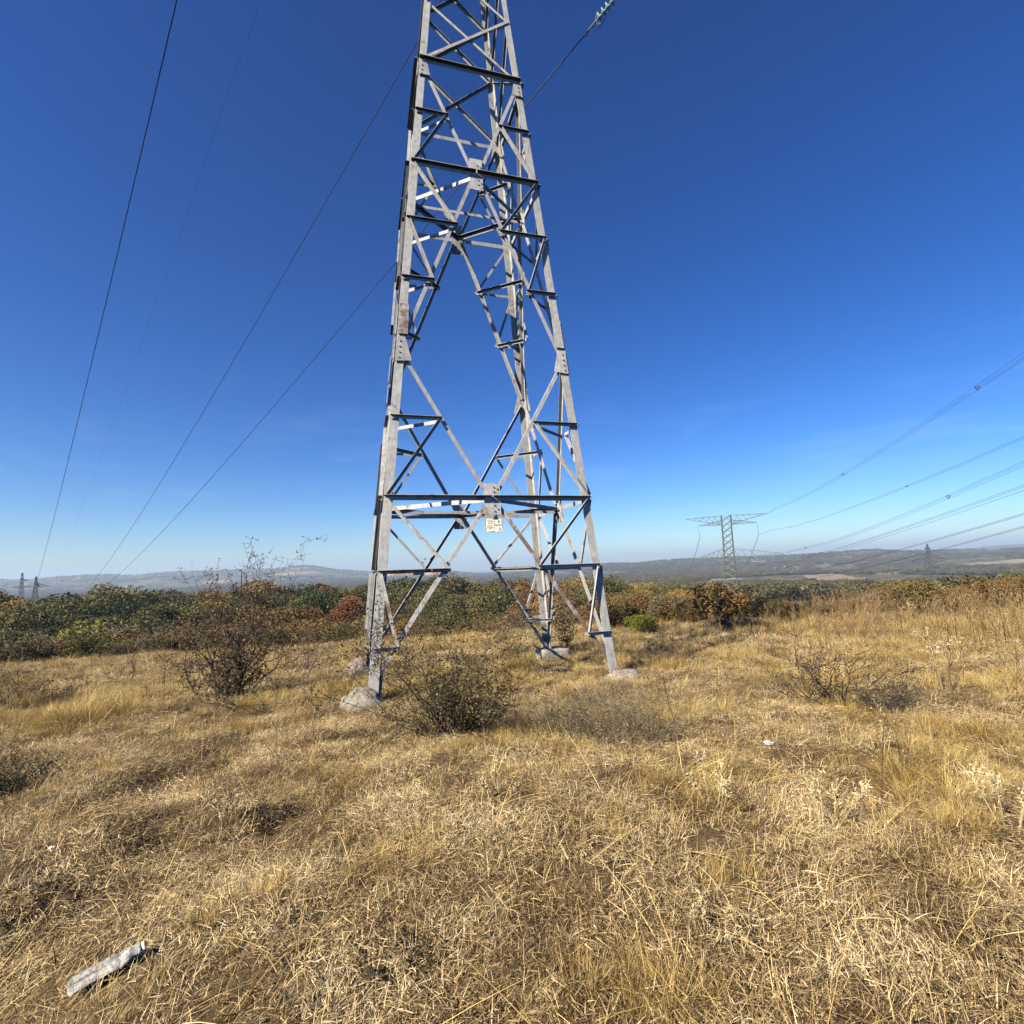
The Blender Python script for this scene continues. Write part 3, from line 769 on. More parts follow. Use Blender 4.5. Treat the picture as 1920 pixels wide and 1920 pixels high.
def trunk_mb(C, r0=.022, top=.5, lean=0.0, multi=1, g=None):
    mb = MB()
    for m in range(multi):
        o = Vector((0, 0, -.03)) if multi == 1 else Vector((random.uniform(-.05, .05), random.uniform(-.05, .05), -.03))
        tp = Vector((lean + random.uniform(-.03, .03), random.uniform(-.03, .03), top))
        mid = o.lerp(tp, .5) + Vector((random.uniform(-.03, .03), random.uniform(-.03, .03), 0))
        mb.tube([o, mid, tp], [r0, r0 * .75, r0 * .5], 6)
        for c in C[::3]:
            s = mid.lerp(tp, random.uniform(.1, 1)); c = Vector(c)
            mb.tube([s, s.lerp(c, .5) + Vector((0, 0, -.02)), c], [r0 * .42, r0 * .26, r0 * .1], 4)
    return mb
def tree_proto(seed, n, multi=1, **kw):
    V, F, rn, C = crown_arrays(seed, n, **kw)
    me = mesh('crown', V, F, rn); me.materials.append(LEAF)
    random.seed(seed)
    tm = trunk_mb(C, r0=.022 if multi == 1 else .012, top=kw.get('zc', .6), multi=multi).me('trunk'); tm.materials.append(GREYBARK if multi == 1 else BARK)
    return me, tm
BROAD = [tree_proto(100 + i, 4600, rx=.40 + .05 * (i % 3), rz=.38, zc=.60, ncl=15 + 2 * i, leaf=.018, low=.10) for i in range(5)]
BUSHY = [tree_proto(200 + i, 4000, multi=4, rx=.62, rz=.48, zc=.48, ncl=20, leaf=.018, low=.02) for i in range(4)]
COLS = {'dark green': (.058, .062, .024), 'mid green': (.098, .096, .034), 'olive': (.155, .130, .048), 'yellow green': (.23, .185, .05), 'golden': (.30, .19, .05),
        'rust red': (.17, .082, .030), 'orange brown': (.20, .115, .042), 'brown': (.165, .105, .048), 'grey brown': (.18, .14, .08)}
def put_tree(proto, name, label, cat, p, h, col, group=None, wide=1.0):
    cm, tm = proto
    t = thing(name, label, cat, p, group)
    t.rotation_euler.z = random.uniform(0, 6.28); t.scale = (h * wide, h * wide, h)
    k = random.uniform(.8, 1.25)
    for nm, me in (('crown', cm), ('trunk', tm)):
        o = bpy.data.objects.new(nm, me); COL.objects.link(o); o.parent = t
        o.color = (col[0] * k, col[1] * k * random.uniform(.92, 1.08), col[2] * k, 1)
    return t
def zone(u):
    return ('at the far left edge' if u < 110 else 'by the two dark far pylons' if u < 220 else 'left of the bare thorn tree' if u < 330 else 'behind the bare thorn tree' if u < 540 else
            'just left of the pylon' if u < 690 else 'behind the left half of the pylon' if u < 830 else 'behind the middle of the pylon' if u < 980 else 'behind the right half of the pylon' if u < 1140 else 'right of the pylon')
random.seed(21)
def wood_palette(u, f):
    if f > .72: return random.choices(['brown', 'orange brown', 'grey brown', 'olive', 'mid green'], [5, 2, 3, 2, 1])[0]
    if u < 330: return random.choices(['dark green', 'mid green', 'olive', 'yellow green', 'grey brown', 'golden'], [5, 5, 3, 1, 1, .4])[0]
    if u < 560: return random.choices(['dark green', 'mid green', 'olive', 'yellow green', 'orange brown', 'rust red'], [3, 3, 2, 3, 3, 1])[0]
    if u < 700: return random.choices(['mid green', 'dark green', 'rust red', 'orange brown', 'yellow green'], [2, 2, 4, 3, 1])[0]
    if u < 960: return random.choices(['dark green', 'mid green', 'olive', 'yellow green', 'golden', 'brown'], [3, 5, 4, 1.5, .5, 1])[0]
    return random.choices(['mid green', 'olive', 'orange brown', 'brown', 'golden', 'yellow green'], [3, 4, 3, 3, .6, 1])[0]
rows = [(0.0, 122, 44), (.22, 96, 38), (.42, 76, 34), (.60, 58, 32), (.80, 41, 36), (1.0, 30, 42)]
VT = [-300, 0, 150, 300, 420, 560, 700, 800, 950, 1100, 1250, 1400]
VB = [1122, 1119, 1117, 1108, 1102, 1103, 1100, 1094, 1092, 1095, 1100, 1104]       # skyline of the wood
VF = [1202, 1198, 1194, 1186, 1176, 1168, 1168, 1168, 1166, 1156, 1152, 1150]       # tops of the front scrub
for f_, y_, n_ in rows:
    us = np.linspace(-160, 1290 if f_ < .5 else 1200, n_)
    for u in us:
        u = u + random.uniform(-16, 16); y = y_ * random.uniform(.94, 1.06) * math.cos(math.atan(max(-.9, min(.9, (u - 960) / F_PX))))
        v = (np.interp(u, VT, VB) - 12) * (1 - f_) + (np.interp(u, VT, VF) - 9) * f_ + random.uniform(-7, 9) + (6 * math.sin(u / 47 + f_ * 9))
        a, b = ray(u, v); x = a * y; g0 = tz(x, y); h = b * y - g0
        if f_ > .7: h = max(1.1, min(h, 4.2))
        h = max(1.2, min(h, 15))
        col = wood_palette(u, f_); shrub = f_ > .55
        rowname = 'front edge' if f_ > .9 else 'second row' if f_ > .7 else 'third row' if f_ > .5 else 'middle' if f_ > .3 else 'upper row' if f_ > .1 else 'skyline'
        wd_ = random.uniform(.95, 1.35)
        lb = '%s%s %s, %s of the wood, %s' % ('broad ' if wd_ > 1.22 else 'narrow ' if wd_ < 1.06 else '', col, 'shrub' if shrub else 'tree', rowname, zone(u))
        put_tree(random.choice(BUSHY if shrub else BROAD), 'shrub' if shrub else 'broadleaf_tree', lb, 'shrub' if shrub else 'tree', (x, y, g0 - .05), h * 1.02, COLS[col],
                 group='like growth: ' + lb, wide=wd_)
# single trees and shrubs one can pick out
def shrub_at(u, vb, vt, wide, col, name, label, cat='shrub', proto=None, y=None):
    p = gp(u, vb) if y is None else None
    if p is None:
        a, b = ray(u, vb); p = Vector((a * y, y, tz(a * y, y)))
    h = ray(u, vt)[1] * p.y - p.z
    return put_tree(proto or random.choice(BUSHY), name, label, cat, p, max(.3, h), COLS.get(col, col), wide=wide)
random.seed(5)
shrub_at(598, 0, 1099, 1.05, (.045, .060, .022), 'broadleaf_tree', 'dark green round tree standing clear of the wood just left of the pylon', 'tree', BROAD[1], y=66)
shrub_at(652, 0, 1112, 1.15, (.15, .066, .024), 'broadleaf_tree', 'rust red round tree right beside the pylon left legs', 'tree', BROAD[3], y=64)
shrub_at(1205, 1188, 1141, 1.55, (.14, .165, .022), 'broom_bush', 'bright yellow green broom bush at the meadow edge right of the pylon', 'bush')
RUSTY_SH = 'rusty brown leafy shrub at the meadow edge '
for u, vb, vt, wd_, c, lb in (
    (1150, 1182, 1118, 1.0, (.06, .035, .022), 'dark brown shrub half hidden by the right front pylon leg'),
    (1180, 1174, 1108, 1.1, 'brown', RUSTY_SH + 'just left of the broom bush'),
    (1245, 1172, 1112, 1.2, 'orange brown', RUSTY_SH + 'just behind the broom bush'),
    (1290, 1170, 1116, 1.1, 'orange brown', RUSTY_SH + 'between broom bush and dark trunk'),
    (1325, 1166, 1108, 1.0, 'orange brown', RUSTY_SH + 'touching the small tree on its left'),
    (1400, 1162, 1106, 1.0, 'brown', RUSTY_SH + 'touching the small tree on its right'),
    (1440, 1158, 1122, 1.1, 'olive', 'low olive shrub right of the small dark trunked tree'),
    (1478, 1163, 1118, 1.2, 'brown', 'low brown shrub below the far tilled field'),
    (1545, 1160, 1122, 1.3, 'grey brown', 'low grey brown shrub on the meadow crest, far right of the small tree'),
    (1622, 1150, 1104, 1.0, 'olive', 'olive shrub at the left end of the right hand scrub'),
    (1665, 1152, 1090, 1.0, (.062, .045, .024), 'dark shrub with a pale dead stem in the right hand scrub'),
    (1700, 1148, 1080, .9, 'orange brown', 'tallest rusty shrub of the right hand scrub'),
    (1745, 1146, 1088, 1.0, 'brown', 'brown shrub right of the tallest rusty one on the hillside'),
    (1800, 1142, 1094, 1.1, 'olive', 'olive straw coloured shrub in the right hand scrub'),
    (1850, 1138, 1086, 1.1, (.085, .055, .03), 'dark brown shrub near the right edge of the picture'),
    (1905, 1136, 1082, 1.1, 'brown', 'brown shrub cut by the right edge of the picture'),
    (1960, 1134, 1080, 1.1, 'brown', 'brown shrub just past the right edge of the picture')):
    shrub_at(u, vb, vt, wd_, c, 'shrub', lb)
for i, u in enumerate(np.arange(1128, 1660, 24)):
    shrub_at(u + random.uniform(-9, 9), np.interp(u, [1128, 1300, 1500, 1660], [1179, 1167, 1158, 1149]), np.interp(u, [1128, 1300, 1440, 1500, 1660], [1106, 1110, 1112, 1130, 1108]) + random.uniform(-10, 10), random.uniform(.9, 1.3),
             (ck := random.choice(['brown', 'orange brown', 'grey brown', 'olive', 'olive'])), 'scrub_bush', '%s scrub bush in the crest band, %s' % (ck, 'behind the right front pylon leg' if u < 1165 else 'behind the left side of the green broom' if u < 1210 else 'right behind the green broom' if u < 1260 else 'between green broom and small tree' if u < 1315 else 'behind the small dark trunked tree' if u < 1385 else 'just right of the small dark trunked tree' if u < 1450 else 'midway between small tree and right hillside' if u < 1540 else 'below the tilled field' if u < 1605 else 'where the right hillside begins'))['group'] = 'scrub bushes along the crest'
for i, u in enumerate(np.arange(1640, 2000, 26)):
    shrub_at(u + random.uniform(-9, 9), 1156 - .05 * (u - 1640), np.interp(u, [1640, 1700, 1780, 1900], [1092, 1072, 1086, 1070]) + random.uniform(-9, 12), random.uniform(.8, 1.1),
             (ck := random.choice(['brown', 'orange brown', 'grey brown', 'olive'])), 'scrub_bush', '%s scrub bush among right hillside weeds, %s' % (ck, 'at their left end' if u < 1690 else 'below the far pointed pylon' if u < 1770 else 'right of the far pointed pylon' if u < 1840 else 'near the right picture edge' if u < 1910 else 'at the right picture edge'))['group'] = 'scrub bushes on the right hillside'
# the small dark trunked tree on the crest
V, F, rn, C = crown_arrays(77, 2600, rx=.62, rz=.40, zc=.64, ncl=24, leaf=.026, low=.30)
cm = mesh('crown', V, F, rn); cm.materials.append(LEAF)
random.seed(77); tmb = trunk_mb(C, r0=.085, top=.5, multi=3); tm = tmb.me('trunk'); tm.materials.append(BARK)
p = gp(1352, 1189)
put_tree((cm, tm), 'small_tree', 'small wide rusty tree with a dark trunk on the meadow crest', 'tree', p, ray(1352, 1090)[1] * p.y - p.z, (.20, .12, .042), wide=1.1)

# ------------------------------------------------------------------ scatter with geometry nodes (uncountable growth)
def scatter(name, protos, P, rot, scl, idx, label):
    pc = bpy.data.collections.new(name + '_pieces')
    for i, me in enumerate(protos):
        o = bpy.data.objects.new('%s_piece_%02d' % (name, i), me); pc.objects.link(o)
    me = bpy.data.meshes.new(name)
    n = len(P); me.vertices.add(n); me.vertices.foreach_set('co', np.asarray(P, np.float32).ravel())
    for nm, ty, dat, key in (('rot', 'FLOAT_VECTOR', rot, 'vector'), ('scl', 'FLOAT_VECTOR', scl, 'vector'), ('idx', 'INT', idx, 'value')):
        a = me.attributes.new(nm, ty, 'POINT'); a.data.foreach_set(key, np.asarray(dat, np.float32 if ty != 'INT' else np.int32).ravel())
    o = link(name, me, kind='stuff', label=label)
    ng = bpy.data.node_groups.new(name + '_nodes', 'GeometryNodeTree')
    ng.interface.new_socket('Geometry', in_out='INPUT', socket_type='NodeSocketGeometry'); ng.interface.new_socket('Geometry', in_out='OUTPUT', socket_type='NodeSocketGeometry')
    gi, go = ng.nodes.new('NodeGroupInput'), ng.nodes.new('NodeGroupOutput')
    ip = ng.nodes.new('GeometryNodeInstanceOnPoints'); ci = ng.nodes.new('GeometryNodeCollectionInfo')
    ci.inputs[0].default_value = pc; ci.inputs['Separate Children'].default_value = True; ci.inputs['Reset Children'].default_value = True
    ip.inputs['Pick Instance'].default_value = True
    def na(nm, ty):
        q = ng.nodes.new('GeometryNodeInputNamedAttribute'); q.data_type = ty; q.inputs[0].default_value = nm
        return [s_ for s_ in q.outputs if s_.enabled][0]
    L = ng.links.new
    L(gi.outputs[0], ip.inputs['Points']); L(ci.outputs[0], ip.inputs['Instance']); L(na('idx', 'INT'), ip.inputs['Instance Index'])
    e2r = ng.nodes.new('FunctionNodeEulerToRotation'); L(na('rot', 'FLOAT_VECTOR'), e2r.inputs[0]); L(e2r.outputs[0], ip.inputs['Rotation'])
    L(na('scl', 'FLOAT_VECTOR'), ip.inputs['Scale']); L(ip.outputs[0], go.inputs[0])
    m = o.modifiers.new('scatter', 'NODES'); m.node_group = ng
    return o
# far valley woodland: a mass of crowns nobody could count
fw = []
for i in range(5):
    V, F, rn, C = crown_arrays(400 + i, 620, rx=.55, rz=.42, zc=.52, ncl=13, leaf=.042, low=.05)
    me = mesh('far_crown', V, F, rn); me.materials.append(WOODFAR); fw.append(me)
g = np.random.default_rng(31)
n = 100000
rr = np.exp(g.uniform(math.log(135), math.log(4000), n)); aa = np.radians(g.uniform(-52, 52, n))
X, Y = rr * np.sin(aa), rr * np.cos(aa)
keep = (fbm(X / 160, Y / 160, 55, 3) > .43 - .13 * (rr < 500))
fx0, fx1 = min(p.x for p in fp), max(p.x for p in fp); fy0, fy1 = min(p.y for p in fp), max(p.y for p in fp)
keep &= ~((X > fx0 - 10) & (X < fx1 + 10) & (Y > fy0 - 60) & (Y < fy1 + 5))
X, Y, rr = X[keep], Y[keep], rr[keep]; n = len(X)
Z = terrain(X, Y, False) - .4
S = g.uniform(5, 9.5, n) * (1 + .25 * (fbm(X / 90, Y / 90, 61) - .5))
S = S * np.clip(rr / 700, 1, 1.8)
scatter('valley_woodland', fw, np.stack([X, Y, Z], 1), np.stack([0 * X, 0 * X, g.uniform(0, 6.28, n)], 1), np.stack([S * 1.3, S * 1.3, S * np.clip(900 / rr, .6, 1)], 1), g.integers(0, 5, n), 'olive and brown woodland covering the valley floor')

# ------------------------------------------------------------------ dry grass
def blades(g, roots, az, el, bend, L, W, nseg=3, twist=0):
    n = len(roots); P = [np.asarray(roots, float)]; e = np.asarray(el, float).copy(); a = np.asarray(az, float).copy()
    for s in range(nseg):
        step = (L / nseg)[:, None] * np.stack([np.cos(e) * np.cos(a), np.cos(e) * np.sin(a), np.sin(e)], 1)
        P.append(P[-1] + step); e = e - bend / nseg; a = a + twist * g.normal(size=n) / nseg
    side = np.stack([-np.sin(az), np.cos(az), g.normal(size=n) * .5], 1); side /= np.linalg.norm(side, axis=1)[:, None]
    V = np.zeros((n, 2 * (nseg + 1), 3))
    for s in range(nseg + 1):
        wv = side * (W * (1 - .82 * (s / nseg) ** 1.5))[:, None]
        V[:, 2 * s] = P[s] - wv; V[:, 2 * s + 1] = P[s] + wv
    base = (np.arange(n) * 2 * (nseg + 1))[:, None, None]
    q = np.array([[2 * s, 2 * s + 1, 2 * s + 3, 2 * s + 2] for s in range(nseg)])[None]
    return V.reshape(-1, 3), (base + q).reshape(-1, 4), P[-1]
def thatch(seed, n=640, R_=.30):
    g = np.random.default_rng(seed); t = g.uniform(0, 6.28, n); r_ = R_ * np.sqrt(g.uniform(0, 1, n))
    roots = np.stack([r_ * np.cos(t), r_ * np.sin(t), g.uniform(-.01, .02, n)], 1)
    lay = g.uniform(0, 6.28); az = np.where(g.uniform(0, 1, n) < .55, lay + g.normal(size=n) * .5, g.uniform(0, 6.28, n))
    el = np.where(g.uniform(0, 1, n) < .22, g.uniform(.5, 1.3, n), g.uniform(-.05, .40, n))
    V, F, _ = blades(g, roots, az, el, g.uniform(-.1, .7, n), .018 + .08 * g.uniform(0, 1, n) ** 1.8, g.uniform(.0008, .0018, n), 3, .2)
    me = mesh('thatch', V, F, np.repeat(g.uniform(0, 1, n), 8)); me.materials.append(THATCH); return me
def tuft(seed, n=120, h=(.12, .34), sp=.07, el=(.75, 1.5)):
    g = np.random.default_rng(seed); t = g.uniform(0, 6.28, n); r_ = sp * np.sqrt(g.uniform(0, 1, n))
    roots = np.stack([r_ * np.cos(t), r_ * np.sin(t), 0 * t - .01], 1)
    V, F, _ = blades(g, roots, t + g.normal(size=n) * .7, g.uniform(*el, n), g.uniform(.1, 1.5, n), g.uniform(*h, n), g.uniform(.0007, .0015, n), 3, .3)
    me = mesh('tuft', V, F, np.repeat(g.uniform(0, 1, n), 8)); me.materials.append(STRAW); return me
def stalks(seed, n=5):
    g = np.random.default_rng(seed); t = g.uniform(0, 6.28, n); r_ = .08 * np.sqrt(g.uniform(0, 1, n))
    roots = np.stack([r_ * np.cos(t), r_ * np.sin(t), 0 * t], 1)
    V, F, T = blades(g, roots, t, g.uniform(.1, 1.0, n), g.uniform(.1, 1.0, n), g.uniform(.25, .6, n), g.uniform(.0012, .0024, n), 5, .15)
    r0 = np.repeat(g.uniform(.6, 1, n), 12)
    me = mesh('stalk', V, F, r0); me.materials.append(STRAW); return me
def weed(seed, h=.5):
    random.seed(seed); mb = MB(); V2 = []
    top = Vector((random.uniform(-.08, .08), random.uniform(-.08, .08), h)); pts = [Vector((0, 0, -.02)), top * .5 + Vector((random.uniform(-.02, .02), 0, 0)), top]
    mb.tube(pts, [.0045, .0035, .002], 3, random.uniform(0, .5))
    for k in range(9):
        s = pts[0].lerp(top, random.uniform(.3, .95)); an = random.uniform(0, 6.28); l = random.uniform(.08, .22) * h * 1.6
        e = s + Vector((math.cos(an) * l * .6, math.sin(an) * l * .6, l)); mb.tube([s, e], [.0025, .0014], 3, random.uniform(.1, .7))
        for q in range(3):
            c = s.lerp(e, random.uniform(.5, 1.02)); d = Vector((random.uniform(-1, 1), random.uniform(-1, 1), random.uniform(-.4, 1))).normalized() * random.uniform(.008, .018); u_ = d.orthogonal().normalized() * .006
            mb.add([c, c + d * .5 + u_, c + d, c + d * .5 - u_], [(0, 1, 2, 3)], random.uniform(0, 1))
    me = mb.me('weed'); me.materials.append(WEED); return me
def pts_in(r0, r1, dens, seed, amax=57):
    g = np.random.default_rng(seed); n = int(dens * math.radians(amax) * (r1 * r1 - r0 * r0))
    r_ = np.sqrt(g.uniform(r0 * r0, r1 * r1, n)); a = np.radians(g.uniform(-amax, amax, n))
    return r_ * np.sin(a), r_ * np.cos(a), r_, g
def meadow(rings, seed):
    out = [[], [], []]
    for i, (a, b, d) in enumerate(rings):
        x, y, r_, _ = pts_in(a, b, d, seed + i); out[0].append(x); out[1].append(y); out[2].append(r_)
    return [np.concatenate(o) for o in out]
clear = []                                           # spots kept free of tall growth: (x, y, radius)
bot = gp(196, 1806)
def mask(X, Y, rad=None):
    m = np.ones(len(X), bool)
    for cx, cy, cr in clear: m &= np.hypot(X - cx, Y - cy) > cr
    return m
for k_ in range(5):
    q = gp(130 + 35 * k_, 1884 - 23 * k_); clear.append((q.x, q.y, .14))
for c in CORN:
    q = corner(c, FOOT[c]); clear.append((q.x + .02, q.y - .25, .55))
    for k_ in range(1, 4): clear.append((q.x * (1 - .04 * k_), q.y * (1 - .05 * k_), .30))
# matted thatch everywhere
X, Y, rr = meadow([(.7, 4, 40), (4, 8, 28), (8, 15, 16), (15, 31, 8)], 900); g = np.random.default_rng(1)
k_ = np.ones(len(X), bool)
for cx, cy, cr in clear[:5]: k_ &= np.hypot(X - cx, Y - cy) > cr - .02
k_ &= (fbm(X / .7, Y / .7, 95, 2) > .30 + g.uniform(-.05, .05, len(X))) | (g.uniform(0, 1, len(X)) < .12)
X, Y, rr = X[k_], Y[k_], rr[k_]
n = len(X); Z = terrain(X, Y); sc = g.uniform(.75, 1.3, n) * np.clip(rr / 9, 1, 1.8)
scatter('matted_dry_grass', [thatch(i) for i in range(8)], np.stack([X, Y, Z], 1), np.stack([g.normal(size=n) * .08, g.normal(size=n) * .08, g.uniform(0, 6.28, n)], 1), np.stack([sc, sc, sc], 1), g.integers(0, 8, n), 'flattened greyish brown dry grass matting the whole meadow')
# upright golden tufts, in drifts
X, Y, rr = meadow([(1.0, 4, 70), (4, 8, 54), (8, 15, 32), (15, 31, 18)], 700); g = np.random.default_rng(2); n = len(X)
dr = fbm(X / 1.3, Y / 1.3, 71, 3) + .18 * sstep(6, 14, rr) + .10 * sstep(2, 8, X)
dr = .62 * dr + .38 * fbm(X / .55, Y / .55, 73, 2) * 1.05
keep = (dr > .575 - .075 * sstep(7, 13, rr) + g.uniform(-.06, .06, n)) & mask(X, Y); X, Y, rr, dr = X[keep], Y[keep], rr[keep], dr[keep]; n = len(X)
sc = g.uniform(.5, 1.0, n) * (.45 + 1.1 * np.clip((dr - .52) * 3.2, 0, 1)) * np.clip(rr / 9, .9, 1.05)
scatter('golden_grass_tufts', [tuft(20 + i) for i in range(6)] + [tuft(40 + i, 70, (.18, .42), .12, (.2, 1.1)) for i in range(3)], np.stack([X, Y, terrain(X, Y)], 1),
        np.stack([g.normal(size=n) * .12, g.normal(size=n) * .12, g.uniform(0, 6.28, n)], 1), np.stack([sc, sc, sc * g.uniform(.8, 1.2, n)], 1), g.integers(0, 9, n), 'golden straw tufts growing in drifts over the meadow')
# single long straws
X, Y, rr = meadow([(1.0, 5, 5), (5, 12, 4), (12, 31, 1.5)], 500); g = np.random.default_rng(3); n = len(X); k_ = mask(X, Y); X, Y, rr = X[k_], Y[k_], rr[k_]; n = len(X)
sc = g.uniform(.6, 1.15, n)
scatter('loose_long_straws', [stalks(60 + i) for i in range(6)], np.stack([X, Y, terrain(X, Y)], 1), np.stack([0 * X, 0 * X, g.uniform(0, 6.28, n)], 1), np.stack([sc, sc, sc], 1), g.integers(0, 6, n), 'single long pale straws lying and arching over the grass')
# brown weeds, thick on the right hillside
X, Y, rr = meadow([(4.2, 8, 3.0), (8, 14, 9), (14, 31, 11)], 300); g = np.random.default_rng(4); n = len(X)
dn = .035 + .75 * sstep(3, 10, X) * sstep(7, 13, rr) + .10 * (fbm(X / 2, Y / 2, 88) > .58)
keep = (g.uniform(0, 1, n) < dn) & mask(X, Y); X, Y, rr = X[keep], Y[keep], rr[keep]; n = len(X); sc = g.uniform(.5, 1.2, n) * (1 + .45 * sstep(5, 11, X))
scatter('brown_dead_weeds', [weed(80 + i) for i in range(7)], np.stack([X, Y, terrain(X, Y)], 1), np.stack([g.normal(size=n) * .1, g.normal(size=n) * .1, g.uniform(0, 6.28, n)], 1), np.stack([sc, sc, sc], 1), g.integers(0, 7, n), 'brown dead branching weeds, thickest on the right hillside')

# ------------------------------------------------------------------ bushes near the pylon, branch by branch
class Bush:
    def __init__(s, seed): s.mb = MB(); s.tips = []; s.g = random.Random(seed); s.rmin = .0014; s.tmin = .12
    def grow(s, p, d, L, r, depth, kids, wob=.35, droop=.0, up=.1, n=4, rshrink=.55, lshrink=.55):
        g = s.g; pts = [p.copy()]; rad = [r]; q = p.copy(); d = d.normalized()
        for i in range(n):
            d = (d + Vector((g.uniform(-wob, wob), g.uniform(-wob, wob), g.uniform(-wob, wob) + up - droop))).normalized()
            q = q + d * (L / n); pts.append(q.copy()); rad.append(r * (1 - .75 * (i + 1) / n))
            s.tips.append((q.copy(), d.copy(), depth))
        s.mb.tube(pts, rad, 4 if r > .006 else 3, g.random(), cap=False)
        if depth > 0:
            for k in range(kids[-depth] if isinstance(kids, (list, tuple)) else kids):
                t = g.uniform(s.tmin, 1.0) * n; i = min(n - 1, int(t)); st = pts[i].lerp(pts[i + 1], t - i)
                o = Vector((g.uniform(-1, 1), g.uniform(-1, 1), g.uniform(-.4, .8)))
                s.grow(st, d * .5 + o, L * lshrink * g.uniform(.6, 1.3), max(s.rmin, rad[i] * rshrink), depth - 1, kids, wob, droop, up, n, rshrink, lshrink)
    def leaves(s, n, size, maxdepth=1, spread=.03, seed=0):
        g = np.random.default_rng(seed); T = [t for t in s.tips if t[2] <= maxdepth]
        k = g.integers(0, len(T), n); P = np.array([T[i][0] for i in k]) + g.normal(size=(n, 3)) * spread
        U = rand_dirs(n, g); W = np.cross(U, rand_dirs(n, g)); W /= np.linalg.norm(W, axis=1)[:, None]
        sz = size * g.uniform(.5, 1.3, n)[:, None]; V, F = quads(P, U * sz, W * sz * .6)
        return mesh('leaves', V, F, np.repeat(g.uniform(0, 1, n), 4))
def make_bush(name, label, cat, loc, seed, stems, L, r, kids, depth, base=.1, tilt=(.2, .9), leaf=None, bark=BARK, lean=(0, 0), leafmat=None, rmin=.0016, lvar=(.6, 1.1), **kw):
    B = Bush(seed); g = B.g; B.rmin = rmin
    for i in range(stems):
        an = g.uniform(0, 6.28); ti = g.uniform(*tilt)
        d = Vector((math.cos(an) * math.sin(ti) + lean[0], math.sin(an) * math.sin(ti) + lean[1], math.cos(ti)))
        B.grow(Vector((math.cos(an) * base * g.random(), math.sin(an) * base * g.random(), -.03)), d, L * g.uniform(*lvar), r * g.uniform(.6, 1.1), depth, kids, **kw)
    t = thing(name, label, cat, loc)
    B.mb.obj('stems', bark, t)
    if leaf:
        n, size, cols = leaf[:3]
        for i, c in enumerate(cols):
            me = B.leaves(n // len(cols), size, 1, leaf[3] if len(leaf) > 3 else .03, seed + i)
            o = link('leaves', me, leafmat or LEAF, t); o.color = (*c, 1)
    return t
BR = (.052, .034, .026)
make_bush('thorn_bush', 'dense thorny bush with small yellowish leaves in front of the nearest pylon leg', 'bush', gp(850, 1388), 4, 34, 1.3, .011, [6, 6], 2, .25, (.05, .8),
          leaf=(9500, .017, [(.22, .18, .055), (.14, .115, .042), (.085, .062, .03)], .02), lvar=(.3, 1.6), wob=.55, up=.10, rmin=.0028, n=5)
make_bush('thorn_tree', 'bare twisted dark thorn tree in the meadow left of the pylon', 'tree', gp(432, 1306), 9, 16, 2.05, .027, [6, 5, 4], 3, .25, (.05, 1.15),
          leaf=(6500, .020, [(.20, .125, .055), (.13, .078, .04)], .02), lvar=(.4, 1.15), wob=.55, up=.08, lshrink=.48, rmin=.0042, n=5)
make_bush('thorn_bush', 'sparse spreading bare bush between the thorn tree and the pylon', 'bush', gp(575, 1262), 14, 8, 1.25, .016, [4, 4], 2, .12, (.3, 1.15), leaf=(900, .016, [(.13, .085, .04)], .02), wob=.55, up=.03, rmin=.004)
make_bush('bare_twig', 'small bare forked twig bush left of the thorn tree', 'bush', gp(243, 1280), 17, 3, .7, .012, [5, 4], 2, .05, (.1, .8), wob=.5, rmin=.004)
make_bush('fallen_branch_bush', 'dark low bush of dead branches leaning left, right of the pylon', 'bush', gp(1572, 1326), 22, 9, 1.0, .014, [5, 4], 2, .15, (.2, 1.0), lean=(-1.5, -.2), wob=.4, leaf=(900, .013, [(.05, .036, .024)]), rmin=.0055)
make_bush('low_bush', 'small dark green brown bush beside the leaning dead branches', 'bush', gp(1665, 1345), 23, 18, .5, .007, [4, 4], 2, .2, (.1, 1.2), leaf=(1500, .011, [(.055, .05, .028), (.09, .075, .04)]), wob=.4)
make_bush('low_bush', 'grey dry brushwood clump right of the thorny bush', 'bush', gp(1135, 1385), 24, 170, .5, .004, [6], 1, .70, (.05, .9), bark=mat_plain('grey_twigs', (.11, .09, .058), .9, 0, .6, 9), wob=.28, rmin=.0024, leaf=(2600, .012, [(.12, .095, .05), (.26, .19, .09)]))
make_bush('low_bush', 'dark green bush cut by the left edge of the picture', 'bush', gp(14, 1492), 25, 26, .34, .005, [5, 4], 2, .12, (.1, 1.2), leaf=(2600, .010, [(.04, .042, .018), (.07, .065, .028)]), wob=.4)
make_bush('low_bush', 'wide low dark bush in the hollow at the left edge, behind the greener one', 'bush', gp(48, 1318), 26, 30, .55, .006, [5, 4], 2, .7, (.2, 1.3), leaf=(2400, .013, [(.055, .045, .025), (.085, .06, .03)]), wob=.4)
make_bush('bare_twig', 'crooked dark twig sticking out of the grass near the left edge', 'twig', gp(94, 1456), 27, 2, .34, .009, [3, 3], 2, .03, (.2, .9), wob=.5)
make_bush('bare_twig', 'tiny dark bare bush on the meadow crest right of the pylon', 'bush', gp(1268, 1196), 28, 5, .6, .010, [4, 3], 2, .08, (.2, 1.0), wob=.4)
make_bush('low_bush', 'brown leafy clump in the grass right of the right front pylon footing', 'bush', gp(1255, 1238), 29, 22, .5, .006, [4, 3], 2, .4, (.1, 1.2), leaf=(1500, .014, [(.075, .055, .03), (.12, .09, .045)]), wob=.4)
make_bush('low_bush', 'small dark dry bush among the pylon legs in front of the rear block', 'bush', gp(985, 1250), 30, 9, .5, .006, [4, 3], 2, .1, (.1, 1.0), leaf=(350, .012, [(.07, .045, .028)]), wob=.4)
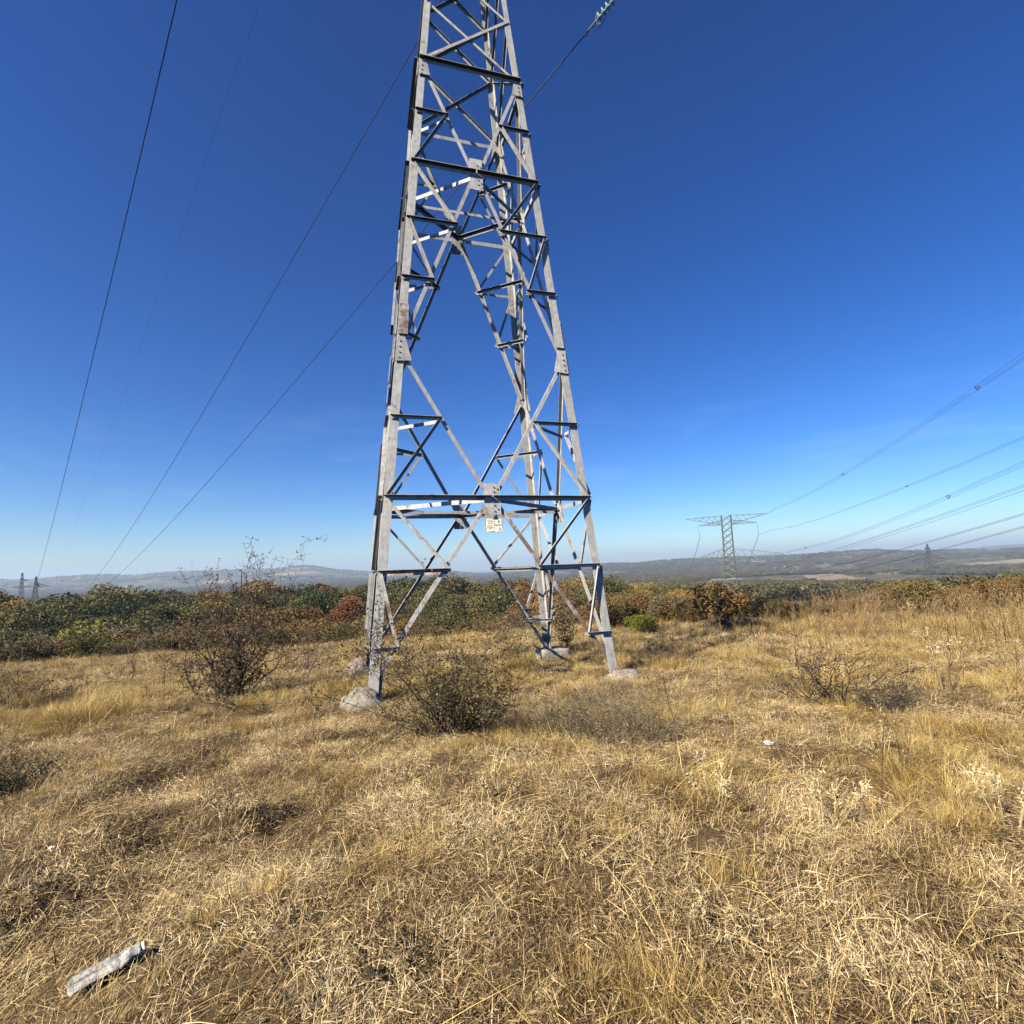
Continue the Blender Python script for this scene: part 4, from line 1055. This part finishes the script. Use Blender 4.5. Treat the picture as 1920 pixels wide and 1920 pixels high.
make_bush('dark_sapling', 'dark leafy sapling against the rear right pylon leg', 'bush', gp(1062, 1222), 32, 7, .9, .010, [5, 4], 2, .08, (.05, .5), leaf=(1500, .020, [(.03, .024, .016), (.045, .036, .02)]), wob=.35)
for u, v, h, sd_, lb in ((232, 1596, .12, 41, 'small dark weed clump in the left foreground, below the pale thistle'), (28, 1722, .12, 42, 'dark weed clump at the left edge above the bottle'),
                         (742, 1812, .08, 43, 'dark hollow weed clump in the bottom middle of the grass'), (1378, 1768, .09, 44, 'small dark weed clump beside the lowest pale thistle'), (500, 1530, .10, 45, 'dark low weed clump right of the left pale thistle'),
                         (160, 1520, .14, 46, 'wide dark weed clump right of the dark green edge bush'), (640, 1440, .10, 47, 'low dark weed clump below the dark branched thistle')):
    make_bush('weed_clump', lb, 'weed clump', gp(u, v), sd_, 26, h * 1.3, .0022, [5], 1, .16, (.3, 1.4), leaf=(900, .009, [(.045, .035, .02), (.075, .055, .03)], .015), wob=.4, rmin=.001)
# dry upright plants
def dry_plant(name, label, loc, seed, n, h, heads, tilt=(.05, .35), mat=WEED, headcol=None, spiky=0, head_r=.02, base=.05, r=.004, cat='dead plant'):
    g = random.Random(seed); t = thing(name, label, cat, loc); mb = MB(); hd = MB(); lf = MB()
    for i in range(n):
        an = g.uniform(0, 6.28); ti = g.uniform(*tilt); l = h * g.uniform(.7, 1.05)
        b0 = Vector((math.cos(an), math.sin(an), 0)) * base * g.random(); d = Vector((math.cos(an) * math.sin(ti), math.sin(an) * math.sin(ti), math.cos(ti)))
        pts = [b0 - Vector((0, 0, .03)), b0 + d * l * .5 + Vector((g.uniform(-.02, .02), g.uniform(-.02, .02), 0)), b0 + d * l]
        mb.tube(pts, [r, r * .8, r * .45], 4, g.uniform(.2, .9))
        ends = [(pts[2], d)]
        for k in range(heads):
            s_ = g.uniform(.45, .95); p0_ = pts[1].lerp(pts[2], (s_ - .5) * 2) if s_ > .5 else pts[0].lerp(pts[1], s_ * 2)
            o = (d * .9 + Vector((g.uniform(-1, 1), g.uniform(-1, 1), g.uniform(-.1, .5)))).normalized(); e_ = p0_ + o * l * g.uniform(.15, .38)
            mb.tube([p0_, p0_.lerp(e_, .5) + Vector((0, 0, .01)), e_], [r * .6, r * .5, r * .3], 3, g.uniform(.2, .9)); ends.append((e_, o))
        for e_, o in ends:
            if headcol is not None:
                for q in range(10):
                    v = Vector((g.uniform(-1, 1), g.uniform(-1, 1), g.uniform(-.6, 1))).normalized(); v2 = v.orthogonal().normalized()
                    c = e_ + v * head_r * .5; hd.add([c - v2 * head_r * .55, c + v * head_r * .5, c + v2 * head_r * .55, c - v * head_r * .4], [(0, 1, 2, 3)], g.random())
            for q in range(spiky):
                v = (Vector((g.uniform(-1, 1), g.uniform(-1, 1), g.uniform(-.7, 1)))).normalized(); c = e_ - o * g.uniform(0, l * .25); ln = g.uniform(.012, .034) * (h / .4) ** .5; v2 = v.cross(Vector((g.uniform(-1, 1), g.uniform(-1, 1), g.uniform(-1, 1)))).normalized() * ln * .16
                lf.add([c - v2, c + v * ln * .5 - v2 * .7, c + v * ln, c + v2], [(0, 1, 2, 3)], g.uniform(.2, 1))
    mb.obj('stem', mat, t)
    if hd.V: hd.obj('seed_head', headcol, t)['kind'] = 'stuff'
    if lf.V: lf.obj('leaves', mat, t)
    return t
PALEHEAD = mat_plain('pale_seed_head', (.42, .35, .24), .9, 0, .25)
for u, v, h, sd_, lb in ((1340, 1528, .34, 1, 'pale dead thistle left of the other pale one in the right foreground'), (1545, 1552, .36, 2, 'broad pale dead thistle in the middle of the right foreground'),
                     (1900, 1562, .34, 3, 'pale spiky thistle cut by the right edge of the picture'), (425, 1552, .26, 4, 'pale thistle in the left foreground with a dark shadow beside it'),
                     (942, 1502, .22, 5, 'small pale forked thistle in the middle foreground'), (1332, 1778, .15, 6, 'small pale thistle lowest in the right foreground'), (1655, 1420, .26, 8, 'pale dry thistle below the dark low bush at right')):
    dry_plant('thistle', lb, gp(u, v), sd_, 6 if h > .2 else 3, h * 1.0, 8, (.1, .85), THISTLE, None, 12, base=.07, r=.0035, cat='thistle')
dry_plant('thistle', 'dark branched dead thistle left of the nearest concrete lump', gp(592, 1402), 11, 2, .62, 10, (.02, .18), WEED, WEED, 3, .016, .03, .006, 'thistle')
dry_plant('dry_stalks', 'upright dry flower stalks in front of the thorn tree on its left', gp(322, 1296), 12, 8, .95, 5, (.05, .3), WEED, WEED, 1, .022, .22, .005)
dry_plant('tall_dry_plant', 'tall dark dead plant with round pale seed heads on the right hillside', gp(1776, 1296), 13, 4, .72, 4, (.05, .25), WEED, PALEHEAD, 5, .022, .1, .008)
dry_plant('tall_dry_plant', 'dead plant with tiny white heads near the right end of the hillside scrub', gp(1822, 1150), 14, 3, .8, 3, (.05, .3), WEED, PALEHEAD, 2, .03, .15, .008)
dry_plant('tall_dry_plant', 'dead plant with white heads in front of the tallest rusty shrub', gp(1702, 1168), 15, 3, .6, 3, (.05, .35), WEED, PALEHEAD, 2, .03, .15, .008)

# ------------------------------------------------------------------ litter
def bottle():
    """crushed clear plastic bottle: flattened creased body, shoulder, neck"""
    L = .40; prof = [(0, .040), (.010, .060), (.03, .066), (.10, .062), (.17, .064), (.24, .060), (.30, .058), (.33, .050), (.35, .037), (.365, .032), (.39, .034), (.40, .032)]
    V = []; F = []; n = 28; rows_ = 56; rn_ = np.random.default_rng(4)
    cre = [(rn_.uniform(.02, .30), rn_.uniform(-1.2, 1.2), rn_.uniform(-.05, .05), rn_.uniform(.003, .008)) for _ in range(14)]
    for i in range(rows_ + 1):
        x = L * i / rows_; r_ = np.interp(x, [p[0] for p in prof], [p[1] for p in prof])
        flat = np.interp(x, [0, .03, .2, .3, .345, .4], [.42, .30, .36, .52, .95, 1.0])
        for j in range(n):
            a = 2 * math.pi * j / n
            yy = math.cos(a) * r_; zz = math.sin(a) * r_ * flat
            if x < .33:
                zz -= .016 * math.exp(-(yy / .026) ** 2) * max(0, math.sin(a)) * min(1, x / .03)          # long hollow where it was trodden on
                for cx, k, o, dp in cre:                                                           # sharp creases across the wall
                    zz -= dp * max(0, 1 - abs((x - cx) + k * (yy - o) * .8) / .012) * (math.sin(a) > -.2)
            V.append((x, yy + .010 * math.sin(x * 11) * (1 - x / L), zz))
    for i in range(rows_):
        for j in range(n): F.append((i * n + j, i * n + (j + 1) % n, (i + 1) * n + (j + 1) % n, (i + 1) * n + j))
    F.append(tuple(range(n))[::-1]); F.append(tuple(rows_ * n + j for j in range(n)))
    return mesh('body', V, F, None, True)
m, nn, b = nodes('cloudy_crushed_plastic')
mp = N(nn, 'Mapping'); mp.inputs['Scale'].default_value = (6, 34, 34); nn.links.new(N(nn, 'TexCoord').outputs['Object'], mp.inputs[0])
nz = noise(nn, 1.0, 8, .75, vec=mp.outputs[0]); wv = noise(nn, 60, 4)
c_ = ramp(nn, nz.outputs[0], [(.38, (.10, .095, .08)), (.5, (.27, .265, .24)), (.64, (.50, .49, .45))])
nn.links.new(c_.outputs[0], b.inputs['Base Color']); b.inputs['Roughness'].default_value = .55; b.inputs['Transmission Weight'].default_value = .15
bump(nn, b, wv.outputs[0], .006, .8)
p0_, p1_ = gp(126, 1888), gp(268, 1796)
bt = thing('plastic_bottle', 'crushed cloudy plastic bottle lying in the grass in the bottom left corner', 'bottle', p0_ + Vector((0, 0, .06)))
d_ = (p1_ - p0_); d_.z = (tz(p1_.x, p1_.y) - tz(p0_.x, p0_.y)) * .7; bt.rotation_euler = d_.to_track_quat('X', 'Z').to_euler()
bt.scale = (d_.length / .41, d_.length / .41 * 1.6, d_.length / .41 * .85)
link('body', bottle(), m, bt)
cp = MB(); cp.tube([(.392, .003, 0), (.418, .003, 0)], .029, 14); cp.obj('cap', mat_plain('white_cap', (.72, .73, .68), .4, 0, .15), bt, smooth=False)
lumpy('paper_scrap', LITTER, gp(1441, 1403) + Vector((0, 0, .05)), (.045, .03, .018), 8, 'small white paper scrap in the grass below the leaning dead branches', cat='litter', amp=.5)
lumpy('paper_scrap', LITTER, gp(96, 1602) + Vector((0, 0, .04)), (.02, .012, .006), 9, 'tiny white scrap in the grass at the left, above the bottle', cat='litter', amp=.5)
lumpy('stone', CONC, gp(1352, 1196) + Vector((.1, 0, .08)), (.16, .10, .07), 12, 'pale stone at the foot of the small dark trunked tree', cat='stone')
